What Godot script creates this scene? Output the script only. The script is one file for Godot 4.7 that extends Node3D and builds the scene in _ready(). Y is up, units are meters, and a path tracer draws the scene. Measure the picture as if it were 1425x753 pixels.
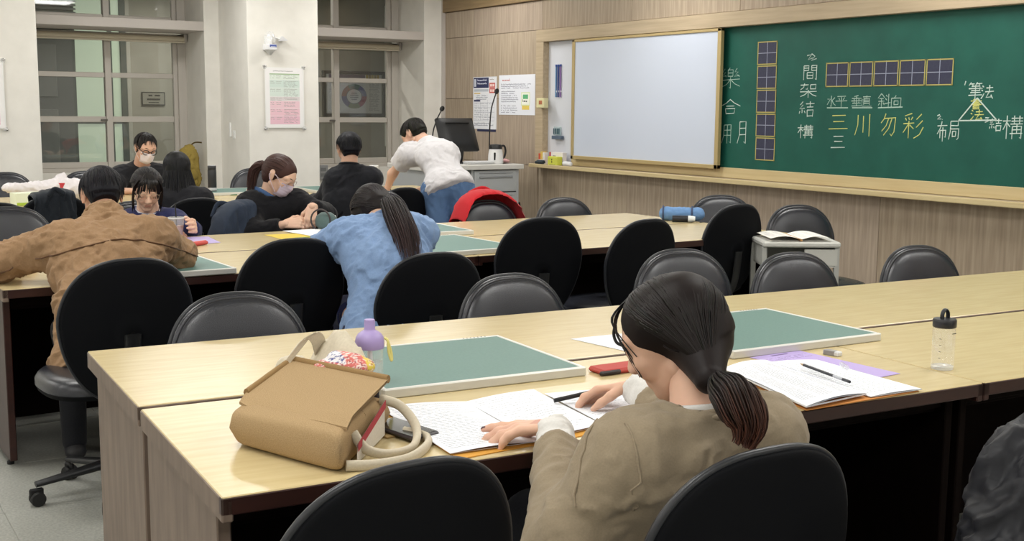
extends Node3D
# A tutorial class in a lecture room: rows of laminate tables, swivel chairs, students writing, a chalkboard and a sliding whiteboard.
# Units are metres, y up; the camera stands at x 0, z 0. The board wall is the plane x = 6.8, the window wall z = -12.54.

const WX := 6.8          # wood panelled wall
const WZ := -12.54       # window wall, front face
const PZ := -11.64       # pillars, front face
const GZ := -13.27       # plane of the windows
var T1 := Transform3D(Basis(Vector3.UP, -0.05287), Vector3.ZERO)   # front pair of table rows
var T2 := Transform3D(Basis(Vector3.UP, 0.03), Vector3.ZERO)       # middle rows
var T3 := Transform3D(Basis(Vector3.UP, 0.0), Vector3.ZERO)        # rear rows

func _ready() -> void:
	# --- camera
	var cam := Camera3D.new()
	cam.name = "camera"
	cam.fov = rad_to_deg(2.0 * atan(376.5 / 1636.0))
	cam.near = 0.05
	cam.far = 100.0
	cam.position = Vector3(0, 1.45, 0)
	cam.basis = Basis(Vector3.UP, -0.555763) * Basis(Vector3.RIGHT, -0.136465) * Basis(Vector3.BACK, 0.008589)
	add_child(cam)
	cam.current = true
	# --- sky (night outside; the room is lit by its own fittings) and exposure
	var we := WorldEnvironment.new()
	we.name = "world_environment"
	var env := Environment.new()
	env.background_mode = Environment.BG_COLOR
	env.background_color = Color(0.02, 0.022, 0.026)
	env.tonemap_mode = Environment.TONE_MAPPER_LINEAR
	env.tonemap_exposure = 1.5
	env.sdfgi_enabled = true
	env.ssao_enabled = true
	env.ssil_enabled = true
	we.environment = env
	add_child(we)
	# --- ceiling fittings: one area light under each four-tube troffer
	var lamp_energy := 1.9
	var lamp_color := Color(1.0, 0.994, 0.98)
	var col := 0
	for lx in [-2.6, 0.3, 3.2, 5.7]:
		var row := 0
		for lz in [-10.9, -8.0, -5.1, -2.2, 0.9]:
			ceiling_lamp(Vector3(lx, 2.985, lz), lamp_energy, lamp_color, ["fourth", "third", "second", "first"][col] + " from the board wall, " + ["first", "second", "third", "fourth", "fifth"][row] + " row from the windows")
			row += 1
		col += 1
	corridor_lamp(Vector3(4.6, 2.9, -14.4), 2.2, Color(1.0, 0.985, 0.94))

	make_materials()
	build_room()
	build_boards()
	build_windows()
	build_corridor()
	build_tables()
	build_chairs()
	build_lectern()
	build_people()
	build_props()
	build_small()

func area(called: String, at: Vector3, size: Vector2, energy: float, c: Color) -> void:
	var l := AreaLight3D.new()
	l.name = numbered(called)
	l.area_size = size
	l.light_energy = energy
	l.light_color = c
	l.area_range = 30.0
	l.area_attenuation = 2.0
	l.shadow_enabled = true
	add_child(l)
	l.position = at
	l.rotation.x = -PI / 2

func ceiling_lamp(at: Vector3, energy: float, c: Color, which: String) -> void:
	var f := thing("ceiling_light", "four-tube ceiling light, " + which, "ceiling light", at, 0.0, "fluorescent lights in the ceiling")
	var tray := mb()
	tray.span(Vector3(-0.62, -0.004, -0.32), Vector3(0.62, 0.012, 0.32), 0.003)
	obj("tray", tray, mat("e8e8e4", 0.5), f)
	var glow := mat("ffffff", 0.4)
	glow.emission_enabled = true
	glow.emission = c
	glow.emission_energy_multiplier = 3.0
	for k in 4:
		var t := mb()
		var z := -0.21 + 0.14 * k
		t.tube([Vector3(-0.58, -0.022, z), Vector3(0.58, -0.022, z)], 0.014, 10)
		obj("tube", t, glow, f)
	area("ceiling_light_glow", at + Vector3(0, -0.045, 0), Vector2(1.2, 0.6), energy, c)

func corridor_lamp(at: Vector3, energy: float, c: Color) -> void:
	var f := thing("corridor_light", "long tube light on the ceiling of the corridor behind the windows", "ceiling light", at)
	obj("tray", mb().span(Vector3(-0.7, 0.02, -0.08), Vector3(0.7, 0.09, 0.08), 0.004), mat("e0e0dc"), f)
	var glow := mat("ffffff", 0.4)
	glow.emission_enabled = true
	glow.emission = c
	glow.emission_energy_multiplier = 1.5
	obj("tube", mb().tube([Vector3(-0.6, 0.0, 0), Vector3(0.6, 0.0, 0)], 0.018, 10), glow, f)
	area("corridor_light_glow", at + Vector3(0, -0.03, 0), Vector2(1.2, 0.1), energy, c)

# ---------------------------------------------------------------- names, metas, nodes
var used := {}
func numbered(called: String) -> String:
	if not used.has(called):
		used[called] = 0
		return called
	used[called] += 1
	return "%s_%03d" % [called, used[called]]

func tag(o: Node, label: String, category: String, group := "", kind := "") -> Node:
	if label: o.set_meta("label", label)
	if category: o.set_meta("category", category)
	if group: o.set_meta("group", group)
	if kind: o.set_meta("kind", kind)
	return o

func thing(called: String, label: String, category: String, at := Vector3.ZERO, turn := 0.0, group := "") -> Node3D:
	var o := Node3D.new()
	o.name = numbered(called)
	add_child(o)
	o.position = at
	o.rotation.y = turn
	tag(o, label, category, group)
	return o

func obj(called: String, mesh, m: Material, parent: Node = null, at := Vector3.ZERO, rot := Vector3.ZERO) -> MeshInstance3D:
	var o := MeshInstance3D.new()
	o.name = called if parent else numbered(called)
	o.mesh = mesh.commit() if mesh is MB else mesh
	o.material_override = m
	(parent if parent else self).add_child(o, true)
	o.position = at
	o.rotation = rot
	return o

func struct(called: String, mesh, m: Material, at := Vector3.ZERO, parent: Node = null) -> MeshInstance3D:
	var o := obj(called, mesh, m, parent, at)
	if parent == null: o.set_meta("kind", "structure")
	return o

func copy(o: Node3D, at: Vector3, turn: float, label := "") -> Node3D:
	var c: Node3D = o.duplicate()
	c.name = numbered(str(o.name))
	add_child(c)
	c.position = at
	c.rotation.y = turn
	if label: c.set_meta("label", label)
	return c

# ---------------------------------------------------------------- materials
func hexc(h: String) -> Color: return Color.html(h)

func mat(h: String, rough := 0.6, metal := 0.0, spec := 0.5) -> StandardMaterial3D:
	var m := StandardMaterial3D.new()
	m.albedo_color = hexc(h)
	m.roughness = rough
	m.metallic = metal
	m.metallic_specular = spec
	return m

func noise_tex(freq: float, ca: String, cb: String, sd := 1, oct := 4, size := 512, kind := FastNoiseLite.TYPE_SIMPLEX_SMOOTH) -> NoiseTexture2D:
	var t := NoiseTexture2D.new()
	t.width = size
	t.height = size
	t.seamless = true
	var n := FastNoiseLite.new()
	n.seed = sd
	n.noise_type = kind
	n.frequency = freq
	n.fractal_octaves = oct
	t.noise = n
	var g := Gradient.new()
	g.set_color(0, hexc(ca))
	g.set_color(1, hexc(cb))
	t.color_ramp = g
	return t

func grained(ca: String, cb: String, scale: Vector3, freq: float, rough: float, sd := 1, relief := 0.0, spec := 0.5, world := false) -> StandardMaterial3D:
	var m := mat("ffffff", rough, 0.0, spec)
	m.albedo_texture = noise_tex(freq, ca, cb, sd)
	m.uv1_triplanar = true
	m.uv1_world_triplanar = world
	m.uv1_scale = scale
	if relief > 0.0:
		m.heightmap_enabled = true
		m.heightmap_texture = noise_tex(freq * 2.0, "000000", "ffffff", sd + 7)
		m.heightmap_scale = relief
	return m

func glass(alpha: float, h := "ffffff", rough := 0.02) -> StandardMaterial3D:
	var m := mat(h, rough)
	m.transparency = BaseMaterial3D.TRANSPARENCY_ALPHA
	m.albedo_color.a = alpha
	return m

# ---------------------------------------------------------------- mesh builder
class MB:
	var v := PackedVector3Array()
	var n := PackedVector3Array()
	var uv := PackedVector2Array()
	var col := PackedColorArray()
	var ix := PackedInt32Array()
	var xf := Transform3D()

	func vert(p: Vector3, nn: Vector3, t := Vector2.ZERO) -> int:
		v.append(xf * p)
		n.append((xf.basis * nn).normalized())
		uv.append(t)
		return v.size() - 1

	func tri(a: Vector3, b: Vector3, c: Vector3) -> void:   # counter-clockwise seen from outside
		var nn := (b - a).cross(c - a).normalized()
		var i := vert(a, nn)
		vert(b, nn)
		vert(c, nn)
		ix.append_array([i, i + 2, i + 1])

	func quad(a: Vector3, b: Vector3, c: Vector3, d: Vector3) -> void:
		var nn := (c - a).cross(d - b).normalized()
		var i := vert(a, nn, Vector2(0, 1))
		vert(b, nn, Vector2(1, 1))
		vert(c, nn, Vector2(1, 0))
		vert(d, nn, Vector2(0, 0))
		ix.append_array([i, i + 2, i + 1, i, i + 3, i + 2])

	func box(c: Vector3, s: Vector3, bev := 0.0, bas := Basis()) -> MB:
		var keep := xf
		xf = xf * Transform3D(bas, c)
		var h := s * 0.5
		bev = minf(bev, minf(h.x, minf(h.y, h.z)) * 0.9)
		var e := h - Vector3.ONE * bev
		for ax in 3:
			var b := (ax + 1) % 3
			var g := (ax + 2) % 3
			for sg in [-1.0, 1.0]:
				var q := []
				for k in [[-1, -1], [1, -1], [1, 1], [-1, 1]]:
					var p := Vector3.ZERO
					p[ax] = sg * h[ax]
					p[b] = k[0] * e[b]
					p[g] = k[1] * e[g]
					q.append(p)
				if sg > 0: quad(q[0], q[1], q[2], q[3])
				else: quad(q[3], q[2], q[1], q[0])
		if bev > 0.0:
			for ax in 3:
				var b := (ax + 1) % 3
				var g := (ax + 2) % 3
				for sb in [-1.0, 1.0]:
					for sg in [-1.0, 1.0]:
						var q := []
						for k in [[-1, 0], [1, 0], [1, 1], [-1, 1]]:
							var p := Vector3.ZERO
							p[ax] = k[0] * e[ax]
							p[b] = sb * (h[b] if k[1] == 0 else e[b])
							p[g] = sg * (e[g] if k[1] == 0 else h[g])
							q.append(p)
						if sb * sg < 0: quad(q[0], q[1], q[2], q[3])
						else: quad(q[3], q[2], q[1], q[0])
			for sx in [-1.0, 1.0]:
				for sy in [-1.0, 1.0]:
					for sz in [-1.0, 1.0]:
						var sv := Vector3(sx, sy, sz)
						var p0 := e * sv + Vector3(bev * sx, 0, 0)
						var p1 := e * sv + Vector3(0, bev * sy, 0)
						var p2 := e * sv + Vector3(0, 0, bev * sz)
						if sx * sy * sz > 0: tri(p0, p1, p2)
						else: tri(p2, p1, p0)
		xf = keep
		return self

	func span(lo: Vector3, hi: Vector3, bev := 0.0) -> MB:
		return box((lo + hi) * 0.5, (hi - lo).abs(), bev)

	# smooth sheet f(u, v) -> Vector3 over nu x nv cells; the outside is the side from which u runs right and v runs up
	func sheet(nu: int, nv: int, f: Callable, closed := false) -> MB:
		var pts := PackedVector3Array()
		for j in nv + 1:
			for i in nu + 1:
				pts.append(f.call(float(i) / nu, float(j) / nv))
		var at := v.size()
		var w := nu + 1
		for j in nv + 1:
			for i in nu + 1:
				var il := i - 1 if i > 0 else (nu - 1 if closed else 0)
				var ir := i + 1 if i < nu else (1 if closed else nu)
				var du := pts[j * w + ir] - pts[j * w + il]
				var dv := pts[mini(j + 1, nv) * w + i] - pts[maxi(j - 1, 0) * w + i]
				var nn := du.cross(dv)
				if nn.length_squared() < 1e-16:
					var jj := clampi(j, 1, nv - 1)
					nn = (pts[jj * w + ir] - pts[jj * w + il]).cross(pts[mini(jj + 1, nv) * w + i] - pts[maxi(jj - 1, 0) * w + i])
					if j == 0 or j == nv:
						nn = (pts[w * (nv if j == nv else 0)] - pts[w * (nv - 1 if j == nv else 1)])
				vert(pts[j * w + i], nn, Vector2(float(i) / nu, 1.0 - float(j) / nv))
		for j in nv:
			for i in nu:
				var a := at + j * w + i
				ix.append_array([a, a + w + 1, a + 1, a, a + w, a + w + 1])
		return self

	# profile of (radius, height) from bottom to top, turned about y
	func lathe(prof: Array, seg := 24, at := Vector3.ZERO, bas := Basis(), flat := true) -> MB:
		var keep := xf
		xf = xf * Transform3D(bas, at)
		var pr := []
		for p in prof:
			pr.append(p)
		var at0 := v.size()
		var m := pr.size()
		# each straight run gets its own normals, so that edges stay crisp where they are sharp
		for k in m - 1:
			var d: Vector2 = pr[k + 1] - pr[k]
			var nk := Vector2(d.y, -d.x).normalized()
			var na := nk
			var nb := nk
			if k > 0:
				var e: Vector2 = pr[k] - pr[k - 1]
				var o := Vector2(e.y, -e.x).normalized()
				if o.dot(nk) > 0.6: na = (o + nk).normalized()
			if k < m - 2:
				var e: Vector2 = pr[k + 2] - pr[k + 1]
				var o := Vector2(e.y, -e.x).normalized()
				if o.dot(nk) > 0.6: nb = (o + nk).normalized()
			var s := v.size()
			for i in seg + 1:
				var a := TAU * i / seg
				var c := cos(a)
				var z := sin(a)
				vert(Vector3(pr[k].x * c, pr[k].y, -pr[k].x * z), Vector3(na.x * c, na.y, -na.x * z), Vector2(float(i) / seg, 1.0 - float(k) / (m - 1)))
				vert(Vector3(pr[k + 1].x * c, pr[k + 1].y, -pr[k + 1].x * z), Vector3(nb.x * c, nb.y, -nb.x * z), Vector2(float(i) / seg, 1.0 - float(k + 1) / (m - 1)))
			for i in seg:
				var q := s + i * 2
				ix.append_array([q, q + 3, q + 2, q, q + 1, q + 3])
		xf = keep
		return self

	# round bar along points; r is a number or a function of 0..1; squash makes it a flat strap along side
	func tube(pts: Array, r, sides := 8, caps := true, side := Vector3.ZERO, squash := 1.0) -> MB:
		var m := pts.size()
		var t0: Vector3 = (pts[1] - pts[0]).normalized()
		var ref := side if side != Vector3.ZERO else (Vector3.UP if absf(t0.y) < 0.9 else Vector3.RIGHT)
		var u := (ref - t0 * ref.dot(t0)).normalized()
		var s := v.size()
		for k in m:
			var t: Vector3 = (pts[mini(k + 1, m - 1)] - pts[maxi(k - 1, 0)]).normalized()
			u = (u - t * u.dot(t)).normalized()
			var w := t.cross(u)
			var f := float(k) / (m - 1)
			var rr: float = r.call(f) if r is Callable else r
			for i in sides + 1:
				var a := TAU * i / sides
				var d := u * cos(a) + w * sin(a) * squash
				vert(pts[k] + d * rr, u * cos(a) * squash + w * sin(a), Vector2(float(i) / sides, f))
		var w2 := sides + 1
		for k in m - 1:
			for i in sides:
				var a := s + k * w2 + i
				ix.append_array([a, a + w2 + 1, a + 1, a, a + w2, a + w2 + 1])
		if caps:
			for e in [0, m - 1]:
				var c := v.size()
				var nn: Vector3 = (pts[0] - pts[1]).normalized() if e == 0 else (pts[m - 1] - pts[m - 2]).normalized()
				vert(pts[e], nn)
				for i in sides + 1:
					var p := v[s + e * w2 + i]
					v.append(p)
					n.append(n[c])
					uv.append(Vector2.ZERO)
				for i in sides:
					if e == 0: ix.append_array([c, c + 1 + i, c + 2 + i])
					else: ix.append_array([c, c + 2 + i, c + 1 + i])
		return self

	# polygon in x, y (counter-clockwise) thickened along z from z0 to z1
	func prism(poly: PackedVector2Array, z0: float, z1: float) -> MB:
		var t := Geometry2D.triangulate_polygon(poly)
		if Geometry2D.is_polygon_clockwise(poly):
			poly = poly.duplicate()
			poly.reverse()
			t = Geometry2D.triangulate_polygon(poly)
		for k in range(0, t.size(), 3):
			var a := poly[t[k]]
			var b := poly[t[k + 1]]
			var c := poly[t[k + 2]]
			if (b - a).cross(c - a) < 0:
				var q := b
				b = c
				c = q
			tri(Vector3(a.x, a.y, z1), Vector3(b.x, b.y, z1), Vector3(c.x, c.y, z1))
			tri(Vector3(a.x, a.y, z0), Vector3(c.x, c.y, z0), Vector3(b.x, b.y, z0))
		for i in poly.size():
			var a := poly[i]
			var b := poly[(i + 1) % poly.size()]
			quad(Vector3(a.x, a.y, z0), Vector3(b.x, b.y, z0), Vector3(b.x, b.y, z1), Vector3(a.x, a.y, z1))
		return self

	func commit() -> ArrayMesh:
		var m := ArrayMesh.new()
		if v.is_empty(): return m
		var a := []
		a.resize(Mesh.ARRAY_MAX)
		a[Mesh.ARRAY_VERTEX] = v
		a[Mesh.ARRAY_NORMAL] = n
		a[Mesh.ARRAY_TEX_UV] = uv
		if col.size() == v.size(): a[Mesh.ARRAY_COLOR] = col
		a[Mesh.ARRAY_INDEX] = ix
		m.add_surface_from_arrays(Mesh.PRIMITIVE_TRIANGLES, a)
		return m

func mb(at := Vector3.ZERO, bas := Basis()) -> MB:
	var b := MB.new()
	b.xf = Transform3D(bas, at)
	return b

func smooth_path(pts: Array, n := 6) -> Array:   # Catmull-Rom through the points
	var r := []
	for k in pts.size() - 1:
		var p0: Vector3 = pts[maxi(k - 1, 0)]
		var p3: Vector3 = pts[mini(k + 2, pts.size() - 1)]
		for i in n:
			r.append((pts[k] as Vector3).cubic_interpolate(pts[k + 1], p0, p3, float(i) / n))
	r.append(pts[pts.size() - 1])
	return r

# ---------------------------------------------------------------- smooth blobs: distance to tapered capsules, joined, as surface nets
# a primitive is [a, b, radius a, radius b, flat axis or ZERO, flat factor]; a cut is [point, outward normal, reach]; a hole is [centre, radius]
func blob(b: MB, prims: Array, h: float, k := 80.0, cuts := [], holes := [], wrinkle = null, paint = null) -> MB:
	var mg := 4.0 / k + h
	var lo := Vector3.ONE * 1e9
	var hi := -lo
	for p in prims:
		var rr: float = maxf(p[2], p[3]) * maxf(1.0, p[5] if p.size() > 5 else 1.0) + mg + h
		lo = lo.min((p[0] as Vector3).min(p[1]) - Vector3.ONE * rr)
		hi = hi.max((p[0] as Vector3).max(p[1]) + Vector3.ONE * rr)
	var nx := int((hi.x - lo.x) / h) + 2
	var ny := int((hi.y - lo.y) / h) + 2
	var nz := int((hi.z - lo.z) / h) + 2
	var fld := PackedFloat32Array()
	fld.resize(nx * ny * nz)
	var sxy := nx * ny
	for p in prims:
		var a: Vector3 = p[0]
		var ra: float = p[2]
		var dr: float = p[3] - p[2]
		var ax := Vector3.ZERO
		var fl := 0.0
		var ds := 1.0
		if p.size() > 5 and p[4] != Vector3.ZERO:
			ax = (p[4] as Vector3).normalized()
			fl = 1.0 / p[5] - 1.0
			ds = sqrt(p[5])
		var ba: Vector3 = p[1] - a
		ba += ax * (ba.dot(ax) * fl)
		var inv := 1.0 / maxf(ba.length_squared(), 1e-9)
		var rr: float = maxf(p[2], p[3]) * (maxf(1.0, p[5]) if fl != 0.0 else 1.0) + mg
		var b0 := ((p[0] as Vector3).min(p[1]) - Vector3.ONE * rr - lo) / h
		var b1 := ((p[0] as Vector3).max(p[1]) + Vector3.ONE * rr - lo) / h
		var x0 := maxi(0, int(b0.x))
		var x1 := mini(nx - 1, int(b1.x) + 1)
		for z in range(maxi(0, int(b0.z)), mini(nz - 1, int(b1.z) + 1) + 1):
			for y in range(maxi(0, int(b0.y)), mini(ny - 1, int(b1.y) + 1) + 1):
				var i := z * sxy + y * nx + x0
				var q := lo + Vector3(x0 * h, y * h, z * h) - a
				for x in range(x0, x1 + 1):
					var pa := q + ax * (q.dot(ax) * fl)
					var t := clampf(pa.dot(ba) * inv, 0.0, 1.0)
					var d := ((pa - ba * t).length() - ra - dr * t) * ds
					if d < mg: fld[i] += exp(-k * d)
					i += 1
					q.x += h
	for c in cuts:
		var cp: Vector3 = c[0]
		var cn: Vector3 = (c[1] as Vector3).normalized()
		var rc: float = c[2]
		var b0 := (cp - Vector3.ONE * rc - lo) / h
		var b1 := (cp + Vector3.ONE * rc - lo) / h
		for z in range(maxi(0, int(b0.z)), mini(nz - 1, int(b1.z) + 1) + 1):
			for y in range(maxi(0, int(b0.y)), mini(ny - 1, int(b1.y) + 1) + 1):
				for x in range(maxi(0, int(b0.x)), mini(nx - 1, int(b1.x) + 1) + 1):
					var q := lo + Vector3(x, y, z) * h - cp
					if q.length_squared() < rc * rc:
						var i := z * sxy + y * nx + x
						fld[i] = minf(fld[i], exp(-k * q.dot(cn)))
	for c in holes:
		var cp: Vector3 = c[0]
		var rc: float = c[1]
		var m := rc + mg
		var b0 := (cp - Vector3.ONE * m - lo) / h
		var b1 := (cp + Vector3.ONE * m - lo) / h
		for z in range(maxi(0, int(b0.z)), mini(nz - 1, int(b1.z) + 1) + 1):
			for y in range(maxi(0, int(b0.y)), mini(ny - 1, int(b1.y) + 1) + 1):
				for x in range(maxi(0, int(b0.x)), mini(nx - 1, int(b1.x) + 1) + 1):
					var d := (lo + Vector3(x, y, z) * h - cp).length() - rc
					var i := z * sxy + y * nx + x
					fld[i] = minf(fld[i], exp(k * d))
	# surface nets
	var corner := [0, 1, nx, nx + 1, sxy, sxy + 1, sxy + nx, sxy + nx + 1]
	var off := [Vector3(0, 0, 0), Vector3(1, 0, 0), Vector3(0, 1, 0), Vector3(1, 1, 0), Vector3(0, 0, 1), Vector3(1, 0, 1), Vector3(0, 1, 1), Vector3(1, 1, 1)]
	var edges := [[0, 1], [2, 3], [4, 5], [6, 7], [0, 2], [1, 3], [4, 6], [5, 7], [0, 4], [1, 5], [2, 6], [3, 7]]
	var at := {}
	var vs := PackedVector3Array()
	var ns := PackedVector3Array()
	var g := PackedFloat32Array()
	g.resize(8)
	for z in nz - 1:
		for y in ny - 1:
			var i := z * sxy + y * nx
			for x in nx - 1:
				var f0 := fld[i] > 1.0
				if (fld[i + 1] > 1.0) != f0 or (fld[i + nx] > 1.0) != f0 or (fld[i + sxy] > 1.0) != f0 or (fld[i + nx + 1] > 1.0) != f0 or (fld[i + sxy + 1] > 1.0) != f0 or (fld[i + sxy + nx] > 1.0) != f0 or (fld[i + sxy + nx + 1] > 1.0) != f0:
					for c in 8: g[c] = -log(maxf(fld[i + corner[c]], 1e-6)) / k
					var s := Vector3.ZERO
					var m := 0
					for e in edges:
						var ga := g[e[0]]
						var gb := g[e[1]]
						if (ga < 0.0) != (gb < 0.0):
							s += (off[e[0]] as Vector3).lerp(off[e[1]], ga / (ga - gb))
							m += 1
					if m > 0: s /= m
					at[i] = vs.size()
					vs.append(lo + (Vector3(x, y, z) + s) * h)
					var gx := (g[1] + g[3] + g[5] + g[7]) - (g[0] + g[2] + g[4] + g[6])
					var gy := (g[2] + g[3] + g[6] + g[7]) - (g[0] + g[1] + g[4] + g[5])
					var gz := (g[4] + g[5] + g[6] + g[7]) - (g[0] + g[1] + g[2] + g[3])
					ns.append(Vector3(gx, gy, gz).normalized())
				i += 1
	var ids := PackedInt32Array()
	var steps := [[1, nx, sxy], [nx, sxy, 1], [sxy, 1, nx]]
	for i in at:
		var ins := fld[i] > 1.0
		for st in steps:
			if (fld[i + st[0]] > 1.0) != ins and at.has(i - st[1]) and at.has(i - st[2]) and at.has(i - st[1] - st[2]):
				var q0: int = at[i]
				var q1: int = at[i - st[1]]
				var q2: int = at[i - st[1] - st[2]]
				var q3: int = at[i - st[2]]
				if ins: ids.append_array([q0, q2, q1, q0, q3, q2])
				else: ids.append_array([q0, q1, q2, q0, q2, q3])
	if wrinkle != null:
		for j in vs.size():
			vs[j] += ns[j] * wrinkle.call(vs[j])
		var acc := PackedVector3Array()
		acc.resize(vs.size())
		for j in range(0, ids.size(), 3):
			var fn := (vs[ids[j + 2]] - vs[ids[j]]).cross(vs[ids[j + 1]] - vs[ids[j]])
			for c in 3: acc[ids[j + c]] += fn
		for j in vs.size():
			var an := acc[j].normalized()
			ns[j] = an if an.dot(ns[j]) > -0.2 else -an
	var base := b.v.size()
	for j in vs.size():
		b.vert(vs[j], ns[j], Vector2.ZERO)
		if paint != null: b.col.append(paint.call(vs[j], ns[j]))
	for j in ids: b.ix.append(base + j)
	return b

# ---------------------------------------------------------------- shared materials
var M := {}
func make_materials() -> void:
	M.wall = grained("e2dfd8", "ebe8e1", Vector3.ONE * 0.7, 0.01, 0.75, 3, 0.03)
	M.ceil = mat("e6e4de", 0.85)
	M.floor = grained("8d8e88", "b4b4ac", Vector3.ONE * 1.6, 0.09, 0.38, 4)
	M.wood = []
	var tones := [["968675", "b8a894"], ["9c8c79", "bbab96"], ["91816f", "b3a38e"], ["98897a", "b6a593"]]
	for i in tones.size():
		M.wood.append(grained(tones[i][0], tones[i][1], Vector3(2.6, 0.14, 2.6), 0.022, 0.5, 20 + i, 0.02, 0.4, true))
	M.trim = grained("ab9a80", "bfad92", Vector3(2.2, 2.2, 0.12), 0.02, 0.45, 31, 0.0, 0.4, true)
	M.trim_light = grained("c2ae82", "d0bf95", Vector3(2.2, 2.2, 0.12), 0.02, 0.4, 32, 0.0, 0.4, true)
	M.gap = mat("3a3129", 0.9)
	M.alu = mat("c6c0b8", 0.45, 0.1)
	M.alu_dark = mat("6f6c66", 0.5, 0.3)
	M.ledge = mat("beb7b1", 0.55)
	M.pane = glass(0.03, "dfe6e0")
	M.laminate = grained("cab687", "d6c497", Vector3(0.25, 1.0, 2.2), 0.03, 0.24, 41, 0.0, 0.55)
	M.edge = grained("2a1410", "3c1f18", Vector3(0.4, 2.0, 2.0), 0.02, 0.4, 42)
	M.side = grained("6e5f55", "887769", Vector3(2.0, 0.3, 1.6), 0.02, 0.5, 43, 0.0, 0.4)
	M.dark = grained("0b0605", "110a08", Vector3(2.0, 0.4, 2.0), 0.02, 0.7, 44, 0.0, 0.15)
	M.vinyl = grained("24262d", "2c2e36", Vector3.ONE * 6.0, 0.05, 0.25, 51, 0.06, 0.55)
	M.shell = grained("090a0e", "0e1014", Vector3.ONE * 12.0, 0.1, 0.75, 52, 0.03, 0.25)
	M.piping = mat("26282d", 0.38)
	M.black = mat("17181a", 0.45)
	M.rubber = mat("101010", 0.7)
	M.chrome = mat("c4c4c4", 0.25, 0.9)
	M.white = mat("eeeeec", 0.5)
	M.paper = mat("f0f0f2", 0.85)
	M.steel = mat("9a9c9e", 0.4, 0.3)

# ---------------------------------------------------------------- room shell
func build_room() -> void:
	var fl := struct("floor", mb().span(Vector3(-4.2, -0.2, -13.6), Vector3(7.1, -0.004, 3.2)), M.floor)
	for i in 6:
		for k in 9:
			var x := -0.6 + 0.6 * i
			var z := -7.4 + 0.6 * k
			obj("tile", mb().span(Vector3(x + 0.0015, -0.01, z + 0.0015), Vector3(x + 0.5985, 0.0, z + 0.5985), 0.0015), M.floor, fl)
	struct("ceiling", mb().span(Vector3(-4.2, 3.0, -13.6), Vector3(7.1, 3.2, 3.2)), M.ceil)
	struct("wall_left", mb().span(Vector3(-4.2, 0, -13.6), Vector3(-4.0, 3.0, 3.2)), M.wall)
	struct("wall_back", mb().span(Vector3(-4.0, 0, 3.0), Vector3(7.0, 3.0, 3.2)), M.wall)
	# window wall: solid parts between and around two openings
	var w := mb()
	w.span(Vector3(-4.0, 0, -13.4), Vector3(2.07, 3.0, WZ))
	w.span(Vector3(3.91, 0, -13.4), Vector3(4.98, 3.0, WZ))
	w.span(Vector3(6.54, 0, -13.4), Vector3(7.06, 3.0, WZ))
	w.span(Vector3(2.07, 0, -13.4), Vector3(3.91, 0.735, GZ + 0.06))
	w.span(Vector3(4.98, 0, -13.4), Vector3(6.54, 0.735, GZ + 0.06))
	w.span(Vector3(2.07, 2.94, -13.4), Vector3(3.91, 3.0, GZ + 0.06))
	w.span(Vector3(4.98, 2.94, -13.4), Vector3(6.54, 3.0, GZ + 0.06))
	struct("wall_far", w, M.wall)
	struct("pillar", mb().span(Vector3(1.30, 0, WZ - 0.02), Vector3(2.07, 3.0, PZ), 0.004), M.wall)
	struct("pillar", mb().span(Vector3(4.07, 0, WZ - 0.02), Vector3(4.83, 3.0, PZ), 0.004), M.wall)
	struct("trim_1", mb().span(Vector3(WX - 0.03, 0, WZ), Vector3(WX + 0.02, 3.0, WZ + 0.05), 0.004), M.ledge)   # bead in the corner
	# board wall: dark backing with veneered panels in front, 4 mm joints
	var wr := struct("wall_right", mb().span(Vector3(WX + 0.05, 0, -13.4), Vector3(WX + 0.25, 3.0, 3.2)), M.gap)
	var g := 0.002
	var k := 0
	var up := [WZ + 0.0, -11.822, -10.393, -8.874, -7.423, -5.95, -4.5, -3.0, -1.5, 0.0, 1.5, 3.0]
	for i in up.size() - 1:
		panel(wr, up[i], up[i + 1], 2.269, 2.57, k); k += 3
	var low := [-10.44, -8.9, -7.399, -5.867, -4.37, -2.87, -1.4, 0.1, 1.6, 3.0]
	for i in low.size() - 1:
		panel(wr, low[i], low[i + 1], 0.0, 0.86, k); k += 3
	for row in [[0.0, 0.859], [0.859, 1.566], [1.566, 2.269]]:
		panel(wr, WZ, -11.822, row[0], row[1], k); k += 1
		panel(wr, -11.822, -10.455, row[0], row[1], k); k += 1
	panel(wr, -2.5, 3.0, 0.86, 2.269, 1)
	struct("trim_2", mb().span(Vector3(WX - 0.035, 2.572, -12.5), Vector3(WX + 0.06, 2.99, 3.0), 0.004), grained("7f6a4c", "917b5b", Vector3(2, 2, 0.15), 0.02, 0.5, 35, 0.0, 0.4, true))
	struct("baseboard_right", mb().span(Vector3(WX - 0.012, 0, -12.4), Vector3(WX + 0.01, 0.08, 3.0), 0.003), M.gap)

func panel(wr: Node, z0: float, z1: float, y0: float, y1: float, k: int) -> void:
	obj("panel", mb().span(Vector3(WX, y0 + 0.002, z0 + 0.002), Vector3(WX + 0.05, y1 - 0.002, z1 - 0.002), 0.002), M.wood[k % 4], wr)

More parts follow.
